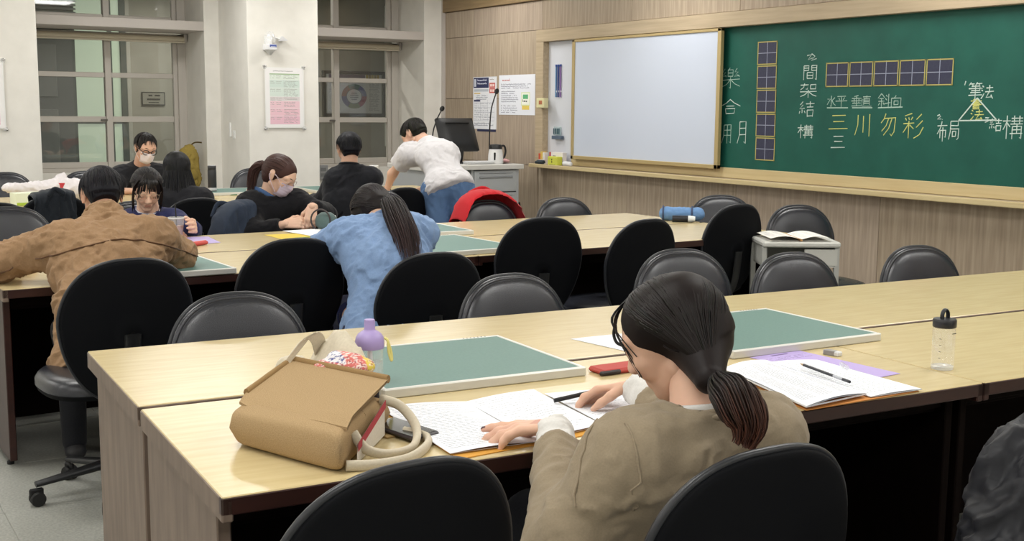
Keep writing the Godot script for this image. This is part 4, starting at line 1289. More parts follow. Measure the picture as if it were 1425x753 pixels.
func clear_bottle() -> void:
	var t := thing("water_bottle", "transparent water bottle with a black screw lid and loop near the table edge", "bottle", T1 * Vector3(2.612, TY, -2.245))
	var gl := glass(.13, "f4f6f6", .02)
	obj("body", mb().lathe([Vector2(0, .002), Vector2(.028, .002), Vector2(.031, .006), Vector2(.031, .112), Vector2(.028, .118), Vector2(.026, .122)], 28), gl, t)
	obj("base", mb().lathe([Vector2(0, 0), Vector2(.029, 0), Vector2(.0308, .004), Vector2(.0308, .009), Vector2(.02, .012), Vector2(0, .006)], 24), glass(.45, "ffffff", .05), t)
	obj("lid", mb().lathe([Vector2(0, .118), Vector2(.030, .118), Vector2(.032, .120), Vector2(.032, .138), Vector2(.030, .142), Vector2(.012, .143), Vector2(0, .143)], 28), mat("25272b", .4), t)
	obj("loop", mb().tube(smooth_path([Vector3(-.012, .140, 0), Vector3(-.011, .158, 0), Vector3(0, .168, 0), Vector3(.011, .158, 0), Vector3(.012, .140, 0)], 5), .007, 8, true, Vector3.BACK, .5), mat("25272b", .4), t)
	var b := mb()
	for k in 4: b.box(Vector3(-.0295, .035 + k * .018, .012), Vector3(.0012, .0012, .006))
	b.box(Vector3(.002, .104, .0318), Vector3(.016, .002, .0006))
	obj("scale_mark", b, M.black, t)

func worksheets() -> void:
	var fold := paper(T1, "folder", "orange paper folder under the white worksheets of the writing woman", "folder", [[1.03, -2.47], [1.42, -2.50], [1.405, -2.125], [1.028, -2.085]], TY, mat("d69a3c", .8), "", 0.0, null, .002)
	paper(T1, "worksheet", "white printed worksheet, left page of the spread beside the burlap bag", "paper", [[1.035, -2.535], [1.245, -2.49], [1.225, -2.11], [1.022, -2.115]], TY + .0035, print_page(5, 0), "printed worksheets before the writing woman", .006)
	paper(T1, "worksheet", "white printed worksheet under the writing woman's pointing hand", "paper", [[1.245, -2.49], [1.455, -2.525], [1.425, -2.16], [1.225, -2.11]], TY + .0035, print_page(6, 1), "printed worksheets before the writing woman", .005)
	paper(T1, "worksheet", "white printed worksheet under the hand that holds the pen", "paper", [[1.46, -2.48], [1.68, -2.43], [1.64, -2.20], [1.432, -2.165]], TY + .0028, print_page(7, 1), "printed worksheets before the writing woman", .003)
	paper(T1, "worksheet", "white printed sheet lying alone near the seam, left of the woman's forehead", "paper", [[1.90, -3.07], [2.12, -3.07], [2.10, -2.80], [1.955, -2.80]], TY, print_page(8, 0), "", .001)
	var ph := thing("phone", "dark glossy phone half under the orange folder beside the bag", "phone", T1 * Vector3(1.005, TY + .0005, -2.32), T1.basis.get_euler().y + .25)
	obj("body", mb().box(Vector3(0, .005, 0), Vector3(.078, .009, .16), .003), mat("3a3436", .4), ph)
	obj("screen", mb().box(Vector3(0, .0098, 0), Vector3(.070, .0008, .15), .0), mat("17181c", .12), ph)
	var nt := thing("notebook", "brown card notebook under the phone", "notebook", T1 * Vector3(.985, TY + .0002, -2.40), T1.basis.get_euler().y + .2)
	ph.position.y += .0045
	obj("cover", mb().box(Vector3(0, .0022, 0), Vector3(.10, .004, .2), .001), mat("a98d5c", .8), nt)
	var rc := thing("pencil_case", "red and black flat pencil case behind the writing woman's hands", "pencil case", T1 * Vector3(1.80, TY, -2.63), T1.basis.get_euler().y + .05)
	obj("body", mb().box(Vector3(0, .008, 0), Vector3(.19, .015, .075), .006), mat("b3443c", .7), rc)
	obj("edge", mb().box(Vector3(-.07, .0075, .034), Vector3(.07, .012, .012), .004), mat("2a2224", .6), rc)

func right_papers() -> void:
	paper(T1, "purple_sheet", "purple printed sheet under the open book on the right", "paper", [[2.22, -2.60], [2.42, -2.615], [2.455, -2.25], [2.28, -2.23]], TY, print_page(21, 3, "b5a3d6"), "", .0006)
	var bk := thing("open_book", "open book of dense print with an orange cover on the right of the writing woman", "book", T1 * Vector3(2.13, TY + .001, -2.28), T1.basis.get_euler().y)
	bk.set_meta("mid_x", 2.13)
	bk.set_meta("mid_z", -2.28)
	paper(T1, "cover", "", "", [[2.03, -2.47], [2.34, -2.47], [2.335, -2.075], [1.94, -2.06]], TY + .001, mat("cf8a45", .8), "", 0.0, bk, .002)
	paper(T1, "page", "", "", [[2.02, -2.475], [2.20, -2.505], [2.16, -2.085], [1.935, -2.055]], TY + .006, print_page(22, 2), "", .012, bk, .004)
	paper(T1, "page", "", "", [[2.205, -2.505], [2.355, -2.465], [2.345, -2.075], [2.165, -2.075]], TY + .004, print_page(23, 0, "eef1f6"), "", .004, bk, .002)
	var p := thing("pencil", "dark pencil lying across the open book", "pencil", T1 * Vector3(2.205, TY + .022, -2.27))
	var d := (T1.basis * Vector3(-.05, .0, .30)).normalized()
	obj("shaft", mb().tube([-d * .11, d * .10], .0042, 6), mat("23262e", .4), p)
	obj("tip", mb().tube([-d * .128, -d * .11], func(f): return .0006 + .0036 * f, 6), mat("b99a72", .7), p)
	obj("lettering", mb().tube([d * .03, d * .07], .0044, 6), mat("b9bcc4", .5), p)
	var er := thing("eraser", "grey and white eraser block on the purple sheet", "eraser", T1 * Vector3(2.465, TY, -2.52), T1.basis.get_euler().y - 1.35)
	obj("block", mb().box(Vector3(0, .007, 0), Vector3(.055, .014, .022), .003), mat("d8d8d8", .7), er)
	obj("sleeve", mb().box(Vector3(-.006, .0071, 0), Vector3(.038, .0146, .0228), .001), mat("8f8c88", .6), er)
	var cp := thing("clear_pen", "small transparent pen end on the purple sheet's edge", "pen", T1 * Vector3(2.335, TY + .016, -2.34))
	var e := (T1.basis * Vector3(-.5, 0, 1)).normalized()
	obj("shell", mb().tube([-e * .025, e * .025], .006, 10), glass(.3, "e8ecf2", .05), cp)
	var rd := thing("red_pen", "red pen end showing beside the woman's ponytail", "pen", T1 * Vector3(2.05, TY, -2.60), T1.basis.get_euler().y)
	obj("barrel", mb().tube([Vector3(-.05, .006, 0), Vector3(.06, .006, .01)], .006, 8), mat("c0453c", .5), rd)
	var sm := thing("eraser", "small pale blue eraser at the far table edge behind the woman's head", "eraser", T1 * Vector3(2.44, TY, -3.50), T1.basis.get_euler().y)
	obj("block", mb().box(Vector3(0, .008, 0), Vector3(.05, .016, .025), .004), mat("b9d0dc", .7), sm)

func middle_row_things() -> void:
	paper(T2, "lilac_sheet", "lilac sheet before the girl in navy", "paper", [[1.95, -6.33], [2.16, -6.28], [2.12, -5.97], [1.90, -5.93]], TY, mat("b9aad8", .8), "", .0015)
	var red := thing("pencil_case", "small pink and red pencil pouch by the brown jacket's elbow", "pencil case", T2 * Vector3(1.985, TY, -5.90), T2.basis.get_euler().y + .5)
	var b := mb()
	blob(b, [[Vector3(-.04, .012, 0), Vector3(.04, .012, 0), .017, .015, Vector3.UP, .75]], .006, 120.0)
	obj("body", b, mat("c8524f", .7), red)
	obj("zip", mb().tube([Vector3(-.045, .024, 0), Vector3(.045, .024, 0)], .002, 6), mat("e3b9b4", .5), red)
	paper(T2, "yellow_sheet", "yellow printed sheet before the masked woman", "paper", [[2.46, -6.22], [2.76, -6.18], [2.80, -5.84], [2.46, -5.86]], TY, mat("dcc14a", .8), "", .0008)
	var ol := thing("green_ruler", "green ruler strip on the yellow sheet", "ruler", T2 * Vector3(2.62, TY + .0025, -5.98), T2.basis.get_euler().y + .2)
	obj("blade", mb().box(Vector3(0, .001, 0), Vector3(.16, .002, .02), .0006), mat("93a43a", .6), ol)
	paper(T2, "white_sheet", "blank white sheet under the masked woman's pouch", "paper", [[2.62, -6.34], [2.88, -6.35], [2.86, -6.00], [2.66, -5.94]], TY + .003, M.paper, "", .0015)
	paper(T2, "lilac_sheet", "lilac sheet at the left elbow of the person in light blue", "paper", [[2.90, -6.34], [3.08, -6.30], [3.02, -5.98], [2.84, -6.02]], TY, mat("b9aad8", .8), "", .001)
	paper(T2, "orange_sheet", "orange card sheet under the nearer drawing board by the light blue jacket", "paper", [[2.62, -5.05], [2.72, -5.05], [2.72, -4.84], [2.60, -4.84]], TY, mat("d8a07c", .8))
	# iced drink
	var c := thing("iced_drink", "clear plastic cup of iced drink with a black straw", "cup", T2 * Vector3(1.985, TY, -6.28))
	obj("cup", mb().lathe([Vector2(0, 0), Vector2(.030, 0), Vector2(.032, .003), Vector2(.042, .105), Vector2(.043, .108)], 24), glass(.28, "eef0f0", .05), c)
	obj("drink", mb().lathe([Vector2(0, .004), Vector2(.030, .004), Vector2(.038, .07), Vector2(0, .07)], 24), mat("b98f6c", .3), c)
	obj("lid", mb().lathe([Vector2(0, .108), Vector2(.045, .108), Vector2(.046, .112), Vector2(.043, .117), Vector2(0, .117)], 24), glass(.5, "f4f4f4", .1), c)
	obj("straw", mb().tube([Vector3(.004, .03, 0), Vector3(-.002, .19, -.006)], .0035, 8), M.black, c)
	# round pouch held by the masked woman
	var p := thing("round_pouch", "grey-green round zip pouch held open by the masked woman", "pouch", Vector3(2.70, TY + .004, -6.42), .5)
	b = mb()
	b.lathe([Vector2(0, .0), Vector2(.045, .002), Vector2(.062, .02), Vector2(.066, .045), Vector2(.058, .075), Vector2(.03, .095), Vector2(0, .098)], 28)
	obj("body", b, cloth("566a68", .6, .2), p)
	var ring := []
	for i in 25: ring.append(Vector3(-.052 + .02 * cos(TAU * i / 24.0), .055 + .062 * sin(TAU * i / 24.0), .055 * cos(TAU * i / 24.0)))
	obj("zip", mb().tube(ring, .005, 8, false), mat("3a3334", .5), p)
	obj("badge", mb().lathe([Vector2(0, 0), Vector2(.007, 0), Vector2(.005, .003), Vector2(0, .004)], 12, Vector3(.02, .074, .052), Basis(Vector3.RIGHT, .9)), M.chrome, p)
	# denim pouch and brush at the right end
	var dn := thing("denim_pouch", "rolled blue denim pouch at the right corner of the middle row", "pouch", T2 * Vector3(5.13, TY, -5.74), T2.basis.get_euler().y - .75)
	b = mb()
	blob(b, [[Vector3(-.10, .045, 0), Vector3(.10, .045, 0), .048, .046, Vector3.UP, .92]], .008, 90.0, [], [], folds(.004, 14.0, 3))
	obj("roll", b, cloth("6c93c4", .8, .2, 18.0), dn)
	for x in [-.125, .06]:
		var rg := []
		for i in 21: rg.append(Vector3(x + .004, .046 + .047 * sin(TAU * i / 20.0), .051 * cos(TAU * i / 20.0)))
		obj("band", mb().tube(rg, .0055, 6, false), mat("3b4a6a", .7), dn)
	var br := thing("makeup_brush", "black brush handle with white bristles beside the denim pouch", "brush", T2 * Vector3(5.08, TY + .022, -5.64), T2.basis.get_euler().y - .75)
	obj("handle", mb().tube([Vector3(-.09, 0, 0), Vector3(.01, 0, 0)], .021, 12), mat("181a22", .35), br)
	obj("bristles", mb().tube([Vector3(.01, 0, 0), Vector3(.035, 0, 0), Vector3(.055, 0, 0)], func(f): return .022 - .006 * f * f, 12), mat("dfe3e2", .8), br)
	# white desk with an open book, in front of the last chair
	var wd := thing("small_desk", "small white school desk beside the end of the middle row", "desk", Vector3(4.81, 0, -4.74), -.55)
	obj("top", mb().box(Vector3(0, .727, 0), Vector3(.43, .03, .34), .008), mat("cfcfca", .4), wd)
	obj("tray", mb().span(Vector3(-.20, .60, -.14), Vector3(.20, .712, -.13)).span(Vector3(-.20, .60, -.14), Vector3(-.19, .712, .15)).span(Vector3(.19, .60, -.14), Vector3(.20, .712, .15)).span(Vector3(-.20, .60, -.14), Vector3(.20, .61, .15)).span(Vector3(.02, .61, .145), Vector3(.20, .70, .155)), mat("c4c4be", .5), wd)
	for sx in [-1.0, 1.0]:
		for sz in [-1.0, 1.0]:
			obj("leg", mb().span(Vector3(sx * .20 - .014, 0, sz * .14 - .014), Vector3(sx * .20 + .014, .712, sz * .14 + .014), .004), mat("b9bab6", .4, .2), wd)
	var bo := thing("open_book", "open book with cream pages on the small white desk", "book", Vector3(4.80, .743, -4.74), -.5)
	for s in [-1.0, 1.0]:
		b = mb()
		b.sheet(14, 4, func(u, v): return Vector3(s * u * .17 if s > 0 else -(1.0 - u) * .17, .012 + .018 * sin(PI * (u if s > 0 else 1.0 - u) * .9) , .15 - .3 * v))
		b.sheet(14, 4, func(u, v): return Vector3(s * (1.0 - u) * .17 if s > 0 else -u * .17, .002, .15 - .3 * v))
		obj("page", b, print_page(31 + int(s), 2, "f1eee6"), bo)
	obj("spine", mb().tube([Vector3(0, .008, -.15), Vector3(0, .008, .15)], .007, 8), mat("b98a55", .7), bo)

func rear_row_things() -> void:
	# carrier bag and printed box at the left
	var bg := thing("plastic_bag", "crumpled white plastic carrier bag with a red mark on the rear row", "bag", Vector3(1.73, TY, -9.30))
	var b := mb()
	blob(b, [[Vector3(-.34, .105, .02), Vector3(.14, .085, 0), .03, .078], [Vector3(.02, .10, 0), Vector3(.06, .15, 0), .06, .035, Vector3(0, 0, 1), .8], [Vector3(.10, .06, 0), Vector3(.18, .07, .0), .06, .035], [Vector3(.03, .16, 0), Vector3(.07, .20, .0), .02, .012]], .009, 80.0, [[Vector3(0, .001, 0), Vector3.DOWN, .6]], [], folds(.011, 11.0, 61))
	var pl := mat("e6e1e4", .35, 0.0, .5)
	pl.backlight_enabled = true
	pl.backlight = Color(.35, .34, .35)
	obj("bag", b, pl, bg)
	b = mb()
	b.sheet(6, 6, func(u, v): return Vector3(.04 + (u - .5) * .05 * (1.0 - v * .7), .135 - .06 * v, .062 + .012 * sin(u * 3.0)))
	obj("printed_mark", b, mat("c23a40", .6), bg)
	var bx := thing("snack_box", "white and lime green printed box in front of the plastic bag", "box", Vector3(1.53, TY, -8.98), .15)
	obj("carton", mb().box(Vector3(0, .045, 0), Vector3(.30, .09, .12), .004), mat("dfe6cf", .6), bx)
	obj("printed_band", mb().box(Vector3(.09, .05, .0605), Vector3(.10, .06, .001)).box(Vector3(-.06, .012, .0605), Vector3(.16, .02, .001)), mat("a4bf3a", .6), bx)
	obj("printed_spot", mb().lathe([Vector2(0, 0), Vector2(.035, 0), Vector2(.035, .001), Vector2(0, .001)], 24, Vector3(-.01, .05, .061), Basis(Vector3.RIGHT, PI / 2)), mat("eef0e6", .6), bx)
	var bx2 := thing("snack_box", "lime green and white carton right of the plastic bag behind the dark hair", "box", Vector3(2.0, TY, -9.12), -.1)
	obj("carton", mb().box(Vector3(0, .04, 0), Vector3(.16, .08, .1), .004), mat("e2e6c8", .6), bx2)
	obj("printed_band", mb().box(Vector3(0, .06, .0505), Vector3(.15, .025, .001)), mat("b3c445", .6), bx2)
	var fl := thing("vacuum_flask", "tall black vacuum flask with a pale band on the rear row", "flask", Vector3(2.985, TY, -9.46))
	obj("body", mb().lathe([Vector2(0, 0), Vector2(.033, 0), Vector2(.035, .003), Vector2(.035, .195), Vector2(.033, .2), Vector2(.034, .202), Vector2(.034, .228), Vector2(.031, .232), Vector2(0, .232)], 28), mat("24262a", .4), fl)
	obj("band", mb().lathe([Vector2(.0352, .03), Vector2(.0354, .031), Vector2(.0354, .052), Vector2(.0352, .053)], 28), mat("d4d4d6", .3, .3), fl)
	obj("top_disc", mb().lathe([Vector2(0, .232), Vector2(.026, .232), Vector2(.024, .235), Vector2(0, .235)], 24), mat("b8b9bc", .3, .5), fl)
	var rc := thing("ink_bottle", "tiny red bottle beside the black flask", "bottle", Vector3(3.19, TY, -9.20))
	obj("body", mb().lathe([Vector2(0, 0), Vector2(.015, 0), Vector2(.016, .003), Vector2(.016, .03), Vector2(.008, .036), Vector2(0, .036)], 16), mat("a03434", .4), rc)
	obj("cap", mb().lathe([Vector2(.009, .036), Vector2(.0095, .038), Vector2(.0095, .05), Vector2(0, .05)], 14), mat("c9b8b0", .5), rc)
	for k in 3:
		var pn := thing("pen", ["green pen nearest the black flask", "dark pen between flask and red bottle", "pale pen lying beyond the dark pen"][k], "pen", Vector3(3.06 + .05 * k, TY + .005, -9.26 - .03 * k), .25 * k)
		obj("barrel", mb().tube([Vector3(-.06, 0, 0), Vector3(.06, 0, .01)], .005, 8), mat(["4f7a55", "2b2f38", "b9bcc0"][k], .5), pn)
	var ph := thing("phone", "dark phone lying at the table edge in front of the flask", "phone", Vector3(2.80, TY, -8.50), .4)
	obj("body", mb().box(Vector3(0, .005, 0), Vector3(.14, .009, .07), .003), mat("2a2b30", .4), ph)
	obj("screen", mb().box(Vector3(0, .0098, 0), Vector3(.13, .0008, .062)), mat("101114", .12), ph)
	var cp := thing("tumbler", "tall white tumbler beside the shoulder of the boy in the black top", "cup", Vector3(4.415, TY, -9.42))
	obj("cup", mb().lathe([Vector2(0, 0), Vector2(.034, 0), Vector2(.036, .003), Vector2(.040, .205), Vector2(.041, .208), Vector2(.039, .211), Vector2(.037, .207), Vector2(.033, .01), Vector2(0, .008)], 24), mat("eeeeee", .6), cp)
	paper(T3, "worksheet", "white worksheet under the leaning man's right hand", "paper", [[4.30, -8.72], [4.62, -8.72], [4.60, -8.36], [4.26, -8.36]], TY, print_page(41, 0), "", .001)
	paper(T3, "worksheet", "white sheet at the leaning man's supporting hand", "paper", [[3.95, -8.85], [4.22, -8.85], [4.20, -8.52], [3.92, -8.52]], TY, print_page(42, 1), "", .001)
	# khaki rucksack leaning on the window wall
	var rk := thing("rucksack", "khaki yellow rucksack hanging by the pillar behind the long-haired person", "bag", Vector3(3.745, .62, -12.66), 0.0)
	b = mb()
	blob(b, [[Vector3(0, .06, 0), Vector3(.0, .30, -.02), .13, .10, Vector3(0, 0, 1), .65], [Vector3(0, .30, -.02), Vector3(.02, .38, -.04), .08, .04]], .012, 60.0, [], [], folds(.016, 12.0, 71))
	obj("body", b, cloth("9f8a45", .85, .1), rk)
	b = mb()
	blob(b, [[Vector3(-.02, .08, .075), Vector3(.02, .10, .08), .07, .06, Vector3(0, 0, 1), .5]], .01, 70.0)
	obj("pocket", b, cloth("8f7b3c", .85, .1), rk)
	obj("strap", mb().tube(smooth_path([Vector3(-.04, .36, .0), Vector3(-.10, .25, .07), Vector3(-.09, .12, .09)], 5), .012, 8, true, Vector3.BACK, .4), cloth("5b4b2a", .85, .1), rk)
	obj("loop", mb().tube(smooth_path([Vector3(0, .38, -.04), Vector3(.08, .44, -.05), Vector3(.16, .44, -.05)], 5), .008, 8), cloth("5b4b2a", .85, .1), rk)

# ---------------------------------------------------------------- jackets hung over chairs
func draped(called: String, label: String, at: Vector3, turn: float, top: float, w0: float, w1: float, rear: float, front: float, m: Material, sd: int, rise := .022) -> void:
	var t := thing(called, label, "jacket", at + Vector3(0, top - .26, 0) , turn)
	var n := FastNoiseLite.new()
	n.seed = sd
	n.frequency = 7.0
	n.fractal_octaves = 3
	var f := func(u: float, v: float, off: float) -> Vector3:
		var s := lerpf(w0, w1, u)
		var x := s * BW / 2
		var yt := BH / 2 * pow(maxf(0.02, 1.0 - pow(minf(absf(s) * .93, .99), 2.5)), .55) + rise
		var l := rear + front + .10
		var d := v * l
		var y := yt
		var z := 0.0
		var zr := -.055 - off
		var zf := .118 + off
		if d < rear:
			y = yt - (rear - d) * (1.0 - .1 * absf(s))
			z = zr - .02 * sin((1 - d / rear) * 2.0)
		elif d < rear + .10:
			var q := (d - rear) / .10 * PI
			y = yt + sin(q) * (.02 + off)
			z = lerpf(zr, zf, .5 - .5 * cos(q))
		else:
			y = yt - (d - rear - .10)
			z = zf
		z += back_curve(Vector2(x, y)) - .13 * y
		var k := n.get_noise_3d(x * 2.6, y * .9, z) * .018 + n.get_noise_3d(x * 7.0, y * 1.6, 5.0) * .009
		return Vector3(x + k * .6, y + k * .3, z + k)
	var b := mb()
	b.sheet(40, 40, func(u, v): return f.call(1.0 - u, v, .008))
	b.sheet(40, 40, func(u, v): return f.call(u, v, 0.0))
	for i in 40:
		for e in [0.0, 1.0]:
			var v0 := i / 40.0
			var v1 := (i + 1) / 40.0
			b.quad(f.call(e, v0, 0.0), f.call(e, v1, 0.0), f.call(e, v1, .008), f.call(e, v0, .008))
			b.quad(f.call(v0, e, 0.0), f.call(v1, e, 0.0), f.call(v1, e, .008), f.call(v0, e, .008))
	obj("cloth", b, m, t)
	obj("collar", mb().tube(smooth_path([f.call(.3, rear / (rear + front + .1), .012), f.call(.5, (rear + .02) / (rear + front + .1), .03), f.call(.7, rear / (rear + front + .1), .012)], 6), .016, 8, true, Vector3.UP, .6), m, t)

func jackets() -> void:
	draped("red_jacket", "red jacket hung over a grey vinyl chair near the lecturer's desk", T2 * Vector3(4.20, 0, -6.66), T2.basis.get_euler().y, .84, -1.02, 1.5, .34, .0, cloth("c5232b", .8, .2), 3, .05)
	draped("navy_jacket", "navy jacket over the chair of the masked woman", T2 * Vector3(2.57, 0, -6.78), T2.basis.get_euler().y + .2, .85, -1.16, .05, .36, .32, cloth("2f3848", .85, .15), 4)
	draped("dark_jacket", "black-blue jacket folded over a cloth chair back behind brown-jacketed shoulder", T2 * Vector3(1.72, 0, -7.90), T2.basis.get_euler().y + PI, .872, -.45, .62, .40, .2, cloth("23282f", .7, .2), 5)
	# padded jacket at bottom right
	var t := thing("padded_jacket", "black padded jacket heaped over the chair at the bottom right corner", "jacket", T1 * Vector3(1.755, .48, -1.29))
	var b := mb()
	blob(b, [[Vector3(-.02, .36, 0), Vector3(.22, .36, -.05), .075, .08], [Vector3(-.08, .30, .02), Vector3(-.15, .06, .05), .07, .09], [Vector3(.0, .30, .0), Vector3(.02, .02, .03), .11, .13, Vector3(0, 0, 1), .8], [Vector3(.14, .30, -.03), Vector3(.2, .02, .0), .11, .13, Vector3(0, 0, 1), .8], [Vector3(-.17, .08, .05), Vector3(-.02, -.05, .08), .07, .07]], .011, 60.0, [], [], folds(.024, 7.0, 81, Vector3(1, 1.3, 1)))
	obj("cloth", b, mat("1b1c22", .5, 0.0, .4), t)
	b = mb()
	blob(b, [[Vector3(-.06, .38, .06), Vector3(.1, .42, .02), .035, .04]], .01, 80.0, [], [], folds(.01, 12.0, 82))
	obj("hood", b, mat("1b1c22", .5, 0.0, .4), t)

# ---------------------------------------------------------------- small things on walls and ledges
func build_small() -> void:
	# notice on the pillar
	var im := Image.create(256, 384, false, Image.FORMAT_RGBA8)
	im.fill(hexc("f0eeee"))
	ink(im, 3, 50, 16, 160, 14, 12, hexc("8a8a88"), 3)
	im.fill_rect(Rect2i(26, 34, 206, 7), hexc("9cb58d"))
	var bands := [[41, "dfe9de"], [76, "cfded6"], [128, "d6e2da"], [186, "d9d2d2"], [214, "ecc9d2"], [262, "ecc4cf"], [312, "e9bfcd"], [368, ""]]
	for i in bands.size() - 1:
		im.fill_rect(Rect2i(26, bands[i][0], 206, bands[i + 1][0] - bands[i][0] - 2), hexc(bands[i][1]))
		ink(im, 30 + i, 30, bands[i][0] + 8, 34, 20, 12, hexc("8f8d8a"), 2)
		ink(im, 40 + i, 70, bands[i][0] + 8, 40, 24, 12, hexc("8f8d8a"), 2)
		ink(im, 50 + i, 122, bands[i][0] + 6, 104, bands[i + 1][0] - bands[i][0] - 10, 9, hexc("8a8785"), 2)
	for q in [[4.45, 1.545, "acrylic notice with green and pink table on the pillar between the windows"], [1.56, 1.54, "acrylic notice with green and pink table on the left pillar, cut by the picture edge"]]:
		var n := thing("notice", q[2], "notice", Vector3(q[0], q[1], PZ + .012), 0.0, "acrylic notices on the pillars")
		obj("sheet", mb().box(Vector3(0, 0, 0), Vector3(.42, .615, .003)), M.white, n)
		var s := mb()
		s.quad(Vector3(-.2, -.298, .0022), Vector3(.2, -.298, .0022), Vector3(.2, .298, .0022), Vector3(-.2, .298, .0022))
		obj("print", s, pictured(im, .5), n)
		for sx in [-1.0, 1.0]:
			for sy in [-1.0, 1.0]:
				obj("standoff", mb().lathe([Vector2(0, -.012), Vector2(.011, -.012), Vector2(.011, .014), Vector2(.009, .016), Vector2(0, .016)], 14, Vector3(sx * .215, sy * .318, 0), Basis(Vector3.RIGHT, PI / 2)), M.chrome, n)
				obj("corner_tab", mb().box(Vector3(sx * .205, sy * .308, 0), Vector3(.035, .035, .003)), glass(.3, "f0f0f0", .05), n)
	# emergency lamp
	var l := thing("emergency_lamp", "white emergency lamp with clear dome above the pillar notice", "lamp", Vector3(4.285, 2.10, PZ + .06))
	obj("dome", mb().lathe([Vector2(.055, -.02), Vector2(.057, .03), Vector2(.052, .07), Vector2(.036, .10), Vector2(.0, .11)], 24), glass(.25, "e9eaec", .06), l)
	obj("bulb", mb().lathe([Vector2(0, -.02), Vector2(.02, -.02), Vector2(.022, .03), Vector2(.012, .07), Vector2(0, .075)], 16), mat("f2f2f2", .3), l)
	obj("housing", mb().box(Vector3(0, -.05, -.005), Vector3(.115, .06, .11), .006), mat("e4e4e6", .4), l)
	obj("label", mb().box(Vector3(.015, -.038, .0505), Vector3(.07, .026, .001)), mat("4a5ea8", .5), l)
	obj("label", mb().box(Vector3(.015, -.046, .0512), Vector3(.05, .006, .001)), mat("d9dcec", .5), l)
	obj("cone", mb().lathe([Vector2(0, -.13), Vector2(.012, -.128), Vector2(.056, -.082), Vector2(.056, -.08), Vector2(0, -.08)], 4, Vector3.ZERO, Basis(Vector3.UP, PI / 4)), mat("dcdcda", .5), l)
	obj("wall_plate", mb().span(Vector3(-.04, -.06, -.06), Vector3(.04, .06, -.045), .003), M.white, l)
	var sn := thing("motion_sensor", "small white angled sensor right of the emergency lamp", "sensor", Vector3(4.42, 2.135, PZ + .02))
	obj("arm", mb().tube([Vector3(-.07, .015, .01), Vector3(-.02, .0, .02)], .008, 8), M.white, sn)
	obj("base", mb().box(Vector3(0, 0, -.008), Vector3(.05, .04, .016), .003), M.white, sn)
	obj("head", mb().prism(PackedVector2Array([Vector2(-.035, -.02), Vector2(.055, -.012), Vector2(.0, .03)]), 0.0, .045), mat("d6d6d8", .4), sn)
	# switches on the side of the pillar
	var sw := thing("light_switch", "white light switch plate on the pillar's left side", "switch", Vector3(4.07, 1.16, -12.10), -PI / 2)
	obj("plate", mb().box(Vector3(0, 0, .005), Vector3(.075, .085, .008), .003), M.white, sw)
	obj("rocker", mb().box(Vector3(0, 0, .0105), Vector3(.03, .05, .004), .002), mat("e2e2de", .4), sw)
	var st := thing("wall_conduit", "narrow white conduit strip left of the light switch", "conduit", Vector3(4.07, 1.21, -12.20), -PI / 2)
	obj("strip", mb().box(Vector3(0, 0, .01), Vector3(.025, .15, .018), .004), M.white, st)
	var ou := thing("socket_outlet", "grey steel socket box under the right window", "socket", Vector3(5.51, .68, GZ + .062))
	obj("box", mb().box(Vector3(0, 0, .02), Vector3(.12, .17, .045), .004), M.steel, ou)
	for y in [.035, -.03]:
		obj("outlet", mb().box(Vector3(0, y, .044), Vector3(.07, .04, .004), .002), mat("77797a", .5), ou)
	# paper notices on the wood panelling
	im = Image.create(224, 256, false, Image.FORMAT_RGBA8)
	im.fill(hexc("e8e9ee"))
	im.fill_rect(Rect2i(0, 0, 224, 4), hexc("d8d9de"))
	im.fill_rect(Rect2i(4, 4, 146, 50), hexc("2c3158"))
	im.fill_rect(Rect2i(10, 10, 20, 38), hexc("cfd2de"))
	ink(im, 61, 42, 14, 100, 30, 16, hexc("d6d8e6"), 5, .1)
	ink(im, 62, 160, 12, 54, 12, 12, hexc("9a8f86"), 3)
	for k in 2:
		im.fill_rect(Rect2i(156, 30 + k * 26, 54, 24), hexc("c65a50"))
		im.fill_rect(Rect2i(163, 36 + k * 26, 18, 12), hexc("efd2ce"))
		im.fill_rect(Rect2i(185, 36 + k * 26, 18, 12), hexc("efd2ce"))
	im.fill_rect(Rect2i(8, 60, 140, 12), hexc("b9bfc8"))
	im.fill_rect(Rect2i(10, 78, 60, 5), hexc("d8b862"))
	ink(im, 63, 30, 90, 130, 26, 9, hexc("8d92a0"), 3)
	im.fill_rect(Rect2i(8, 112, 60, 9), hexc("2c3158"))
	for y in [126, 150, 172, 196, 214]: im.fill_rect(Rect2i(8, y, 196, 1), hexc("8c90a0"))
	for x in [8, 70, 140, 203]: im.fill_rect(Rect2i(x, 112, 1, 102), hexc("8c90a0"))
	ink(im, 64, 14, 130, 180, 82, 11, hexc("8a8e9c"), 2, .3)
	ink(im, 65, 10, 226, 190, 20, 9, hexc("9094a2"), 4, .05)
	wall_notice("notice with a dark blue heading and red stamps on the wood wall", -11.56, 1.515, .52, .585, im, "24284a")
	im = Image.create(384, 256, false, Image.FORMAT_RGBA8)
	im.fill(hexc("e6e8f0"))
	ink(im, 66, 34, 30, 100, 18, 20, hexc("c58f8f"), 8, .1)
	ink(im, 67, 24, 58, 330, 34, 12, hexc("7c7f8e"), 4, .1)
	ink(im, 68, 24, 104, 190, 76, 13, hexc("7c7f8e"), 4, .1)
	ink(im, 69, 24, 196, 190, 50, 14, hexc("8a8d9a"), 4, .1)
	im.fill_rect(Rect2i(240, 112, 92, 84), hexc("d5dfae"))
	im.fill_rect(Rect2i(246, 118, 80, 72), hexc("eef0e4"))
	im.fill_rect(Rect2i(258, 126, 54, 28), hexc("5fae7a"))
	ink(im, 70, 256, 164, 56, 14, 12, hexc("3c3e40"), 8, .1)
	im.fill_rect(Rect2i(250, 196, 76, 26), hexc("e3c860"))
